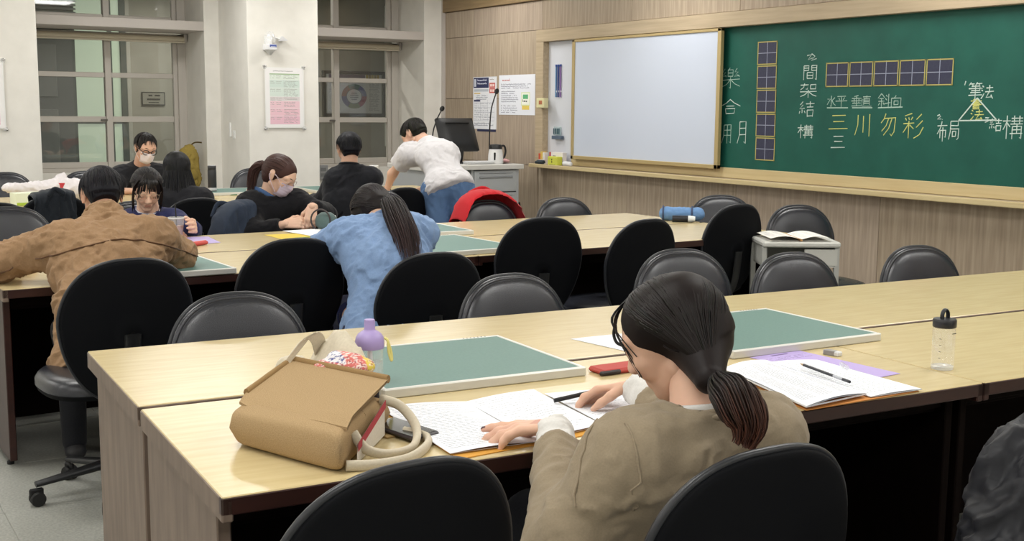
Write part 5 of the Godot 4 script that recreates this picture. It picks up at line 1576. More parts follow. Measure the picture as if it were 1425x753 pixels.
	wall_notice("wide white notice with a yellow and green print beside the board frame", -10.88, 1.602, .735, .43, im, "")
	# things on the chalk ledge and on the marker strip
	var lx := WX - .075
	var ly := .8865
	var a := thing("blackboard_eraser", "dark felt eraser with a pale edge at the ledge's left end", "eraser", Vector3(lx - .02, ly, -10.26), 0.0)
	obj("felt", mb().box(Vector3(0, .02, 0), Vector3(.06, .035, .12), .006, Basis(Vector3.BACK, .35)), mat("2f3a3f", .9), a)
	obj("back", mb().box(Vector3(.02, .034, 0), Vector3(.012, .03, .12), .003, Basis(Vector3.BACK, .35)), mat("c4c0b6", .6), a)
	a = thing("sponge_box", "yellow green plastic box with two dark holes on the ledge", "box", Vector3(lx - .03, ly, -9.97))
	obj("body", mb().box(Vector3(0, .045, 0), Vector3(.07, .09, .17), .006), mat("cdd04f", .5), a)
	for y in [.035, .058]: obj("hole", mb().lathe([Vector2(0, 0), Vector2(.008, 0), Vector2(.008, .002), Vector2(0, .002)], 12, Vector3(-.035, y, -.005), Basis(Vector3.BACK, PI / 2)), M.black, a)
	obj("foot", mb().box(Vector3(0, .006, 0), Vector3(.075, .012, .1), .003), mat("8f9140", .6), a)
	a = thing("whiteboard_eraser", "white rounded eraser beside the yellow green box", "eraser", Vector3(lx - .02, ly, -9.76))
	var bb := mb()
	blob(bb, [[Vector3(0, .025, -.05), Vector3(0, .022, .05), .026, .024]], .006, 120.0, [[Vector3(0, .001, 0), Vector3.DOWN, .3]])
	obj("shell", bb, mat("d9dadc", .5), a)
	a = thing("chalk_box", "orange, yellow and white chalk boxes standing together at the frame", "box", Vector3(lx + .02, ly, -10.27))
	obj("orange_box", mb().box(Vector3(0, .055, -.03), Vector3(.05, .11, .035), .002), mat("c9533a", .6), a)
	obj("yellow_box", mb().box(Vector3(0, .065, .01), Vector3(.05, .13, .04), .002), mat("d9b85a", .6), a)
	obj("white_box", mb().box(Vector3(0, .06, .05), Vector3(.05, .12, .035), .002), mat("e2dfd8", .6), a)
	a = thing("marker_box", "white and red marker box behind the yellow green box", "box", Vector3(lx + .035, ly, -10.02))
	obj("carton", mb().box(Vector3(0, .08, .02), Vector3(.05, .10, .22), .002), mat("e5e0e0", .6), a)
	obj("red_end", mb().box(Vector3(0, .07, -.10), Vector3(.052, .12, .03), .002), mat("b8323a", .6), a)
	obj("red_front", mb().box(Vector3(-.005, .022, -.02), Vector3(.055, .04, .13), .002), mat("b8323a", .6), a)
	obj("lettering", mb().box(Vector3(-.0258, .09, -.02), Vector3(.001, .012, .05)).box(Vector3(-.0258, .082, .07), Vector3(.001, .012, .06)), mat("6f6b70", .6), a)
	for k in 3:
		var p := thing("pointer_rod", ["blue pointer rod nearest the wooden frame", "dark blue middle pointer rod on the marker strip", "violet pointer rod nearest the sliding whiteboard"][k], "pointer", Vector3(WX + .02, 1.735, -10.155 + .04 * k), 0.0, "pointer rods on the marker strip")
		obj("rod", mb().tube([Vector3(0, -.16, 0), Vector3(0, .155, 0)], .008, 8), mat(["4f7fb0", "3a4a8a", "8a6aa8"][k], .4), p)
		obj("cap", mb().lathe([Vector2(0, .15), Vector2(.010, .15), Vector2(.010, .17), Vector2(0, .172)], 10), mat("2f4f9a", .4), p)
		obj("clip", mb().box(Vector3(.004, -.1, 0), Vector3(.012, .02, .022), .003), M.white, p)
	a = thing("card_holder", "cream box with a red mark fixed on the frame below the rods", "box", Vector3(WX - .07, 1.515, -10.27))
	obj("body", mb().box(Vector3(0, 0, 0), Vector3(.06, .1, .14), .005), mat("d9d3a6", .5), a)
	obj("label", mb().box(Vector3(-.031, .005, .01), Vector3(.001, .04, .06)), mat("b06a4a", .6), a)
	a = thing("clip_rack", "clear rack with dark clips on the white marker strip", "rack", Vector3(WX + .005, 1.21, -10.09))
	obj("tray", mb().box(Vector3(0, -.045, 0), Vector3(.04, .035, .17), .003), mat("57677a", .5), a)
	obj("holder", mb().box(Vector3(.01, .02, -.02), Vector3(.02, .09, .12), .003), glass(.5, "c9dde0", .1), a)
	for k in 4: obj("clip", mb().box(Vector3(-.006, .018, -.065 + .032 * k), Vector3(.008, .06, .012), .002), mat("2f5562", .5), a)

func wall_notice(label: String, z: float, y: float, w: float, h: float, im: Image, tail: String) -> void:
	var t := thing("paper_notice", label, "notice", Vector3(WX - .002, y, z), -PI / 2)
	obj("sheet", mb().box(Vector3.ZERO, Vector3(w, h, .002)), M.white, t)
	var s := mb()
	s.quad(Vector3(-w / 2, -h / 2, .0014), Vector3(w / 2, -h / 2, .0014), Vector3(w / 2, h / 2, .0014), Vector3(-w / 2, h / 2, .0014))
	obj("print", s, pictured(im, .7), t)
	if tail: obj("strip", mb().box(Vector3(.04, -h / 2 - .012, -.0005), Vector3(w * .8, .03, .001)), mat(tail, .7), t)

# ---------------------------------------------------------------- people
var skin_m: StandardMaterial3D
var hair_m: StandardMaterial3D
func lin(h: String) -> Color: return hexc(h).srgb_to_linear()

func cloth(h: String, rough := 0.9, rim := 0.25, fine := 10.0) -> StandardMaterial3D:
	var c := hexc(h)
	var m := mat(h, rough, 0.0, 0.25)
	m.albedo_color = Color.WHITE
	m.albedo_texture = noise_tex(0.06, c.darkened(0.07).to_html(false), c.lightened(0.05).to_html(false), 81, 3, 256)
	m.uv1_triplanar = true
	m.uv1_scale = Vector3.ONE * fine
	m.rim_enabled = true
	m.rim = rim
	m.rim_tint = 0.8
	return m

func folds(amp: float, scale := 9.0, sd := 5, stretch := Vector3.ONE) -> Callable:
	var n := FastNoiseLite.new()
	n.seed = sd
	n.noise_type = FastNoiseLite.TYPE_SIMPLEX_SMOOTH
	n.fractal_type = FastNoiseLite.FRACTAL_RIDGED
	n.fractal_octaves = 2
	n.frequency = 1.0
	var w := FastNoiseLite.new()
	w.seed = sd + 1
	w.frequency = 2.2
	return func(p: Vector3) -> float:
		var q := p * scale * stretch
		q.y += w.get_noise_3dv(p) * 2.2 + (p.x - p.z) * scale * 0.35
		return n.get_noise_3dv(q) * amp - amp * 0.2

func head_frame(at: Vector3, face: Vector3, up := Vector3.UP) -> Transform3D:
	var z := face.normalized()
	var x := up.cross(z).normalized()
	return Transform3D(Basis(x, z.cross(x), z), at)

func head_prims(H: Transform3D, ears := true) -> Array:
	var r := []
	var L := [
		[0, .025, -.028, 0, .022, .02, .078, .074, 1, .95], [0, -.01, .03, 0, -.07, .034, .062, .045, 1, .98],
		[.036, -.06, .0, .008, -.098, .06, .026, .018], [-.036, -.06, .0, -.008, -.098, .06, .026, .018], [0, -.1, .066, 0, -.1, .066, .015, .015],
		[0, .004, .092, 0, -.034, .11, .0065, .0105], [.010, -.038, .1, .010, -.038, .1, .0085, .0085], [-.010, -.038, .1, -.010, -.038, .1, .0085, .0085],
		[.034, -.028, .058, .028, -.042, .060, .028, .027], [-.034, -.028, .058, -.028, -.042, .060, .028, .027],
		[.046, .02, .068, .014, .02, .084, .013, .013], [-.046, .02, .068, -.014, .02, .084, .013, .013],
		[-.015, -.067, .0785, .015, -.067, .0785, .0055, .0055], [-.012, -.0755, .0785, .012, -.0755, .0785, .0062, .0062],
		[.031, -.001, .078, .031, -.001, .078, .0135, .0135], [-.031, -.001, .078, -.031, -.001, .078, .0135, .0135]]
	for p in L:
		var ax: Vector3 = H.basis.x if p.size() > 8 else Vector3.ZERO
		r.append([H * Vector3(p[0], p[1], p[2]), H * Vector3(p[3], p[4], p[5]), p[6], p[7], ax, p[9] if p.size() > 9 else 1.0])
	for s in ([-1.0, 1.0] if ears else []):   # ears
		var ea := (H.basis * Vector3(s, 0.0, -0.35)).normalized()
		r.append([H * Vector3(s * .079, .008, -.012), H * Vector3(s * .076, -.026, -.002), .02, .013, ea, .45])
	return r

func hand(b: MB, w: Vector3, dir: Vector3, back: Vector3, thumb: Vector3, curls: Array, sc := 1.0, paint = null, h := 0.0032, nails := false) -> void:
	var tips := []
	var d := dir.normalized()
	var n := (back - d * back.dot(d)).normalized()
	var t := d.cross(n) if thumb.dot(d.cross(n)) > 0 else -d.cross(n)
	var pr := []
	var off := [.031, .0105, -.0105, -.030]
	var reach := [.088, .092, .086, .076]
	var seg := [[.042, .025, .02], [.046, .029, .021], [.042, .027, .02], [.032, .02, .018]]
	for i in 4:
		var k: Vector3 = w + (d * reach[i] + t * off[i]) * sc
		pr.append([w + t * off[i] * 0.55 * sc, k, .0145 * sc, .0112 * sc, n, 0.82])
		var p := k
		var a := 0.0
		var r := .0092 * sc
		for j in 3:
			a += curls[i] * [0.8, 1.1, 0.7][j]
			var fd: Vector3 = (d * cos(a) - n * sin(a) + t * (off[i] * 2.6) * (1.0 if j == 0 else 0.4)).normalized()
			var q: Vector3 = p + fd * seg[i][j] * sc
			pr.append([p, q, r, r * .9])
			r *= .9
			p = q
		tips.append(p)
	var tb := w + (d * .022 + t * .026 - n * .006) * sc
	var td: Vector3 = (d * .72 + t * .62 - n * (.25 + curls[4] * .4)).normalized()
	var tp := tb
	var ls := [.042, .031, .026]
	for j in 3:
		var q: Vector3 = tp + td * ls[j] * sc
		pr.append([tp, q, [.0135, .0105, .0095][j] * sc, [.011, .0098, .0082][j] * sc])
		tp = q
		td = (td + d * 0.25 - t * (0.18 + 0.3 * curls[4]) - n * 0.12).normalized()
	var pt = paint
	if nails:
		var nc := lin("4a2f3a")
		pt = func(q: Vector3, nn: Vector3) -> Color:
			for e in tips:
				if q.distance_to(e) < .0085 and nn.dot(n) + nn.dot(d) * .3 > .55: return nc
			return paint.call(q, nn)
	blob(b, pr, h, 260.0, [], [], null, pt)

# the figure: one skin mesh (body, head and hands), clothes as children
# J holds joints in the scene; o holds looks
func figure(label: String, J: Dictionary, o: Dictionary) -> Node3D:
	var base: Vector3 = Vector3(J.pelvis.x, 0, J.pelvis.z)
	var t := thing("person", label, "person", base)
	var rel := Transform3D(Basis(), -base)
	var H := head_frame(J.head, o.face, o.get("up", Vector3.UP))
	if not J.has("hL"):
		var side: Vector3 = (J.sL - J.sR)
		side.y = 0
		side = side.normalized()
		J.hL = J.pelvis + side * .085
		J.hR = J.pelvis - side * .085
		var fw := side.cross(Vector3.UP)
		J.kL = J.hL + fw * .40 + side * .03 + Vector3(0, .02, 0)
		J.kR = J.hR + fw * .40 - side * .03 + Vector3(0, .02, 0)
		J.aL = Vector3(J.kL.x, 0.075, J.kL.z) - fw * .03
		J.aR = Vector3(J.kR.x, 0.075, J.kR.z) - fw * .03
	var fwd: Vector3 = (J.sL - J.sR).cross(J.neck - J.pelvis).normalized()
	var toe: Vector3 = (J.sL - J.sR).cross(Vector3.UP).normalized()
	var chest: Vector3 = J.get("chest", J.pelvis.lerp(J.neck, .62) - fwd * .02)
	var sc: float = o.get("scale", 1.0)
	var skin := lin(o.get("skin", "dfb8a2"))
	var lip := lin(o.get("lip", "b9736a"))
	var Hi := H.affine_inverse()
	var paint := func(p: Vector3, _n: Vector3) -> Color:
		var q := Hi * p
		var c := skin
		if q.z > 0.06 and absf(q.y) < .12:
			if absf(q.x) < .017 and absf(q.y + .0705) < .0075: c = skin.lerp(lip, .55)
			elif absf(absf(q.x) - .036) < .02 and absf(q.y + .035) < .02: c = skin.lerp(lip, .14)
		return c
	var up3: Vector3 = (J.neck - chest).normalized()
	# skin
	var b := mb()
	b.xf = rel
	var pr := [[J.pelvis, chest, .09, .085, fwd, .8], [chest, J.neck - up3 * .03, .085, .05, fwd, .8], [J.neck - up3 * .03, J.neck + (J.head - J.neck) * .35, .052 * sc, .048 * sc], [J.neck + (J.head - J.neck) * .2, H * Vector3(0, -.045, -.028), .048 * sc, .05 * sc],
		[J.neck - up3 * .03, J.sL, .04, .04], [J.neck - up3 * .03, J.sR, .04, .04]]
	for s in ["L", "R"]:
		pr.append([J["s" + s], J["e" + s], .037 * sc, .034 * sc])
		pr.append([J["e" + s], J["w" + s], .036 * sc, .025 * sc, J.get("n" + s, Vector3.UP), .9])
		pr.append([J["h" + s], J["k" + s], .06, .042])
		pr.append([J["k" + s], J["a" + s], .042, .032])
		pr.append([J["a" + s] - Vector3(0, .04, 0), J["a" + s] + toe * .13 - Vector3(0, .05, 0), .032, .022])
	blob(b, pr, .011, 75.0, [], [], null, paint)
	blob(b, head_prims(H, o.get("ears", true)), o.get("res", .005), 190.0, [], [[H * Vector3(.033, -.003, .112), .0185], [H * Vector3(-.033, -.003, .112), .0185]], null, paint)
	for s in ["L", "R"]:
		if J.has("d" + s):
			hand(b, J["w" + s], J["d" + s], J["n" + s], J["t" + s], J.get("c" + s, [.35, .35, .4, .45, .3]), o.get("hand", .92), paint, o.get("hres", .0035), o.get("nails", false))
	var sm := mat("ffffff", 0.55, 0.0, 0.4)
	sm.vertex_color_use_as_albedo = true
	sm.subsurf_scatter_enabled = true
	sm.subsurf_scatter_strength = 0.06
	obj("body", b, sm, t)
	# brows and lashes
	if o.get("face_detail", true):
		var fb := mb()
		fb.xf = rel * H
		for s in [-1.0, 1.0]:
			fb.tube(smooth_path([Vector3(s * .014, .0225, .097), Vector3(s * .032, .028, .0905), Vector3(s * .05, .022, .077)], 4), func(f): return .0032 - .0016 * f, 5)
		obj("eyebrows", fb, mat("2a2220", 0.8), t)
		fb = mb()
		fb.xf = rel * H
		for s in [-1.0, 1.0]:
			fb.tube(smooth_path([Vector3(s * .016, -.005, .0895), Vector3(s * .031, -.010, .0915), Vector3(s * .047, -.004, .0815)], 4), .0012, 5)
		obj("eyelashes", fb, mat("1c1716", 0.8), t)
	# trousers
	var leg: float = o.get("leg", .074)
	b = mb()
	b.xf = rel
	pr = [[J.hL, J.hR, .098, .098, fwd, .95]]
	for s in ["L", "R"]:
		pr.append([J["h" + s], J["k" + s], leg + .012, leg - .012])
		pr.append([J["k" + s], J["a" + s], leg - .012, leg - .026])
	blob(b, pr, o.get("tres", .014), 60.0, [[J.pelvis + (chest - J.pelvis) * .2, chest - J.pelvis, .3]], [], o.get("twrinkle", null))
	obj("trousers", b, o.trousers, t)
	b = mb()
	b.xf = rel
	for s in ["L", "R"]:
		blob(b, [[J["a" + s] - Vector3(0, .03, 0) - toe * .03, J["a" + s] + toe * .15 - Vector3(0, .045, 0), .044, .032, Vector3.UP, .8]], .014, 80.0, [[Vector3(J["a" + s].x, .002, J["a" + s].z), Vector3.DOWN, .4]])
	obj("shoes", b, mat("2b2b2e", 0.6), t)
	# top
	b = mb()
	b.xf = rel
	var lo: float = o.get("loose", .012)
	var w: float = o.get("bulk", 1.0)
	var hem: Vector3 = J.pelvis + (J.pelvis - chest).normalized() * o.get("hem", .02)
	pr = [[hem, chest, (.118 + lo) * w, (.125 + lo) * w, fwd, .8], [chest + (J.sL - J.sR) * .2, chest - (J.sL - J.sR) * .2, (.10 + lo) * w, (.10 + lo) * w, fwd, .82], [J.sL.lerp(J.sR, .12) - up3 * .03, J.sR.lerp(J.sL, .12) - up3 * .03, .07 + lo, .07 + lo],
		[J.neck - up3 * .02, J.sL - up3 * .01, .05 + lo * .6, .056 + lo * .6], [J.neck - up3 * .02, J.sR - up3 * .01, .05 + lo * .6, .056 + lo * .6]]
	var hs: Vector3 = (J.sL - J.sR).normalized() * .062 * w
	pr.append([hem + hs, hem - hs, .112 + lo, .112 + lo, fwd, .95])
	for p in o.get("extra", []): pr.append(p)
	var nk: Vector3 = (J.head - J.neck).normalized()
	var cuts := [[J.neck + nk * o.get("collar", .022) + up3 * .0, (nk + up3).normalized(), .085], [hem + (hem - chest).normalized() * .05, hem - chest, .4]]
	for s in ["L", "R"]:
		var S: Vector3 = J["s" + s]
		var E: Vector3 = J["e" + s]
		var Wp: Vector3 = J["w" + s]
		if o.get("short", false):
			var m := S.lerp(E, o.get("cap", .72))
			pr.append([S, m, .053 + lo, .058 + lo])
			cuts.append([S.lerp(E, o.get("cap", .72) - .04), E - S, .11])
		else:
			var e2: Vector3 = E.lerp(Wp, o.get("sleeve", .97))
			pr.append([S, E, .052 + lo, .046 + lo])
			pr.append([E, e2, .047 + lo, .034 + lo * .8])
			cuts.append([e2 - (Wp - E).normalized() * .005, Wp - E, .075])
	blob(b, pr, o.get("cres", .011), 52.0, cuts, [], o.get("wrinkle", folds(.006)))
	obj(o.get("top_name", "shirt"), b, o.top, t)
	if o.has("top_done"): o.top_done.call(b, t, rel)
	# neckband
	if o.get("band", true):
		b = mb()
		b.xf = rel
		var ring := []
		var cx: Vector3 = (J.sL - J.sR).normalized()
		var ax: Vector3 = (nk + up3).normalized()
		cx = (cx - ax * cx.dot(ax)).normalized()
		var cz := cx.cross(ax)
		for i in 25:
			var a := TAU * i / 24.0
			ring.append(J.neck + nk * o.get("collar", .022) - ax * .006 + (cx * cos(a) * .068 + cz * sin(a) * .066) * o.get("band_r", 1.0))
		b.tube(ring, .0085, 8, false, ax, .8)
		obj("neckband", b, o.get("band_m", o.top), t)
	# hair
	hair(t, rel * H, o.hair)
	return t

# ---------------------------------------------------------------- hair: a cap on the scalp and strands that run over it
func scalp(d: Vector3, lift: float) -> Vector3:
	return Vector3(0, .022, -.010) + Vector3(d.x * .0835, d.y * (.088 if d.y > 0 else .125), d.z * .106) * (1.0 + lift)

func hair(t: Node3D, H: Transform3D, o: Dictionary) -> void:
	var r := RandomNumberGenerator.new()
	r.seed = o.get("seed", 1)
	var tone := lin(o.get("tone", "1d1918"))
	var style: String = o.style
	var g := Transform3D(Basis(), Vector3.ZERO)
	# cap
	var b := mb()
	b.xf = H
	var pr := [[Vector3(0, .03, -.036), Vector3(0, .03, .012), .083, .080, Vector3.RIGHT, .97], [Vector3(0, -.02, -.05), Vector3(0, -.03, -.048), .068, .06]]
	var cuts := [[Vector3(0, .0, .058), Vector3(0, -.35, 1), .16]]
	var holes := [[Vector3(0, -.06, .10), .088]]
	if style == "tied": pr.append([Vector3(0, -.02, -.045), o.tie * Vector3(.9, .92, .8), .068, .03])
	if style == "short":
		cuts.append([Vector3(0, -.066, -.05), Vector3(0, -1, -.25), .2])
		holes.append([Vector3(.085, -.02, .008), .036])
		holes.append([Vector3(-.085, -.02, .008), .036])
	elif style == "long":
		pr.append([Vector3(0, -.02, -.035), Vector3(0, -.10, -.03), .082, .085, Vector3.BACK, .8])
	var col_cap := func(_p, _n): return tone * 0.9
	if o.get("bald", false): holes.append([Vector3(0, .02, .115), .082])
	blob(b, pr, .006, 120.0, cuts, holes, null, col_cap)
	var cm := mat("ffffff", .55, 0.0, .35)
	cm.vertex_color_use_as_albedo = true
	var hn := Node3D.new()
	hn.name = "hair"
	t.add_child(hn, true)
	obj("scalp_layer", b, cm, hn)
	b = mb()
	b.xf = H
	# strands
	var n: int = o.get("count", 260)
	var rad: float = o.get("rad", .0024)
	for i in n:
		var pts := []
		var c := tone * r.randf_range(.8, 1.2)
		var lift := r.randf_range(-.005, .032)
		if style == "tied" or style == "bowed":
			var tie: Vector3 = o.tie
			var td: Vector3 = ((tie - Vector3(0, .022, -.010)) / Vector3(.0835, .088 if tie.y > .022 else .125, .106)).normalized()
			var a := r.randf_range(-PI, PI)
			# hairline: an oval round the face, from forehead over temples to below the ears and the nape
			var s := Vector3(sin(a) * .98, cos(a) * .75 + .12, .72 - .36 * absf(sin(a)) - .85 * (1.0 - smoothstep(-.25, .3, cos(a)))).normalized()
			if r.randf() < .5: s = s.slerp(Vector3(r.randf_range(-.25, .25), 1, r.randf_range(-.3, .3)).normalized(), r.randf())
			if s.dot(td) > .97 or scalp(s, .02).distance_to(Vector3(0, -.06, .10)) < .1: continue
			var k := 13
			for j in k:
				var f := float(j) / (k - 1)
				var p := scalp(s.slerp(td, f * .96), .004 + (.042 + lift) * smoothstep(0.0, .22, f) * (1 - f * .3))
				if f > .7: p = p.lerp(tie, pow((f - .7) / .3, 1.5))
				pts.append(p)
			if pts.any(func(p): return p.y < .004 and p.z > .012): continue
		elif style == "short":
			var crown := Vector3(.1, .93, -.35).normalized()
			var a := r.randf_range(-PI, PI)
			var e := Vector3(sin(a), -.42, -cos(a)).normalized()
			if absf(a) > 1.9: e = Vector3(sin(a) * .8, .42, -cos(a)).normalized()
			elif absf(a) > 1.1: e.y = -.12
			e = e.normalized()
			var f0 := r.randf_range(0.0, .75)
			var f1 := minf(1.14, f0 + r.randf_range(.22, .42))
			for j in 7:
				var f := lerpf(f0, f1, j / 6.0)
				pts.append(scalp(crown.slerp(e, f), .028 + lift + (.026 if j == 6 else .02) * (1.0 + .5 * sin(i * 1.7))))
		else:   # long loose hair: from the parting down the sides and on below
			var a := r.randf_range(-1, 1) * PI * .80
			var s := Vector3(sin(a) * .15, 1, .35 - .6 * r.randf()).normalized()
			var e := Vector3(sin(a), -.25, -cos(a) * .9 - .05).normalized()
			for j in 7: pts.append(scalp(s.slerp(e, j / 6.0), .03 + lift))
			var p: Vector3 = pts[6]
			var len: float = o.get("length", .3) * r.randf_range(.75, 1.0)
			var down: Vector3 = (H.basis.inverse() * Vector3.DOWN)
			for j in 7:
				p += down * len / 7.0 + Vector3(sin(i + j * .8) * .003 + e.x * .012, 0, -.006 if j < 2 else -.017 + .004 * absf(e.x))
				pts.append(p)
		b.tube(pts, func(f): return rad * (1.15 - .55 * f), 4, false)
		while b.col.size() < b.v.size(): b.col.append(c)
	# hanging tail along a guide given in the head's frame
	if o.has("tail"):
		var guide := smooth_path(o.tail, 5)
		var spread: Callable = o.spread
		var tn: int = o.get("tail_count", 160)
		for i in tn:
			var a := r.randf_range(0, TAU)
			var q := sqrt(r.randf())
			var cut := r.randf_range(.7, 1.0)
			var pts := []
			var m := guide.size()
			var vary := r.randf_range(.7, 1.5)
			var tipc := tone.lerp(lin(o.get("tips", o.get("tone", "1d1918"))), r.randf_range(.2, 1.0))
			for j in m:
				var f := float(j) / (m - 1)
				if f > cut: break
				var tg: Vector3 = (guide[mini(j + 1, m - 1)] - guide[maxi(j - 1, 0)]).normalized()
				var u := tg.cross(Vector3(0.3, 0.2, 1).normalized()).normalized()
				var w2 := tg.cross(u)
				var rr: float = spread.call(f) * q
				pts.append(guide[j] + u * cos(a) * rr + w2 * sin(a) * rr * .8 + (u * sin(i * 1.3 + f * 9.0) + w2 * cos(i * .7 + f * 7.0)) * .003 * f)
			if pts.size() > 2:
				var from := b.v.size()
				b.tube(pts, func(f): return rad * 1.15 * (1.1 - .7 * f), 4, false)
				while b.col.size() < b.v.size():
					var fr := float((b.col.size() - from) / 5) / (m - 1)
					b.col.append(tone.lerp(tipc, smoothstep(.25, .95, fr)) * vary)
	var m := mat("ffffff", o.get("rough", .42) + .08, 0.0, .4)
	m.vertex_color_use_as_albedo = true
	obj("strands", b, m, hn)
	if o.has("tail"):
		var tb := mb()
		tb.xf = H
		var g0: Vector3 = o.tail[0]
		var g1: Vector3 = o.tail[1]
		var ax := (g1 - g0).normalized()
		var ring := []
		var u := ax.cross(Vector3.RIGHT).normalized()
		for i in 17: ring.append(g0.lerp(g1, .2) + (u * cos(TAU * i / 16.0) + ax.cross(u) * sin(TAU * i / 16.0)) * o.get("band", .017))
		tb.tube(ring, .006, 8, false)
		obj("hair_tie", tb, mat("141416", .8), t)

func glasses(t: Node3D, at: Vector3, H: Transform3D, m: Material, r := .0013) -> void:
	var b := mb()
	b.xf = Transform3D(Basis(), -at) * H
	for s in [-1.0, 1.0]:
		var ring := []
		for i in 25:
			var a := TAU * i / 24.0
			ring.append(Vector3(s * (.034 + .024 * cos(a)), -.006 + .02 * sin(a), .104 - .35 * pow(.034 + .024 * cos(a), 2) * 6.0))
		b.tube(ring, r, 6, false)
		b.tube([Vector3(s * .058, .0, .096), Vector3(s * .078, .004, .04), Vector3(s * .08, .006, -.01)], r, 6)
	b.tube(smooth_path([Vector3(-.010, -.002, .105), Vector3(0, .002, .112), Vector3(.010, -.002, .105)], 3), r, 6)
	obj("glasses", b, m, t)

func face_mask(t: Node3D, at: Vector3, H: Transform3D, h: String) -> void:
	var b := mb()
	b.xf = Transform3D(Basis(), -at) * H
	b.sheet(28, 16, func(u, v):
		var a: float = (u - .5) * 2.05
		var y: float = lerpf(-.118, -.012, v)
		var nose: float = exp(-pow((y + .035) / .03, 2)) * exp(-pow(a / .32, 2)) * .016
		var chin: float = -.03 * pow(clampf((-.085 - y) / .035, 0, 1), 1.6)
		var pleat: float = .0016 * sin(v * 34.0)
		return Vector3(sin(a) * (.074 - .012 * (1 - v)), y + .012 * absf(a) * (1 - v), .022 + cos(a) * .082 + nose + chin + pleat))
	for s in [-1.0, 1.0]:
		b.tube(smooth_path([Vector3(s * .062, -.02, .055), Vector3(s * .081, .012, .005), Vector3(s * .087, -.005, -.022), Vector3(s * .083, -.035, -.004), Vector3(s * .055, -.09, .05)], 4), .0018, 5)
	obj("face_mask", b, mat(h, 0.85), t)

func build_people() -> void:
	person_writing()
	person_brown()
	person_blue()
	person_masked()
	person_navy()
	person_spectacles()
	person_long()
	person_boy()
	person_leaning()

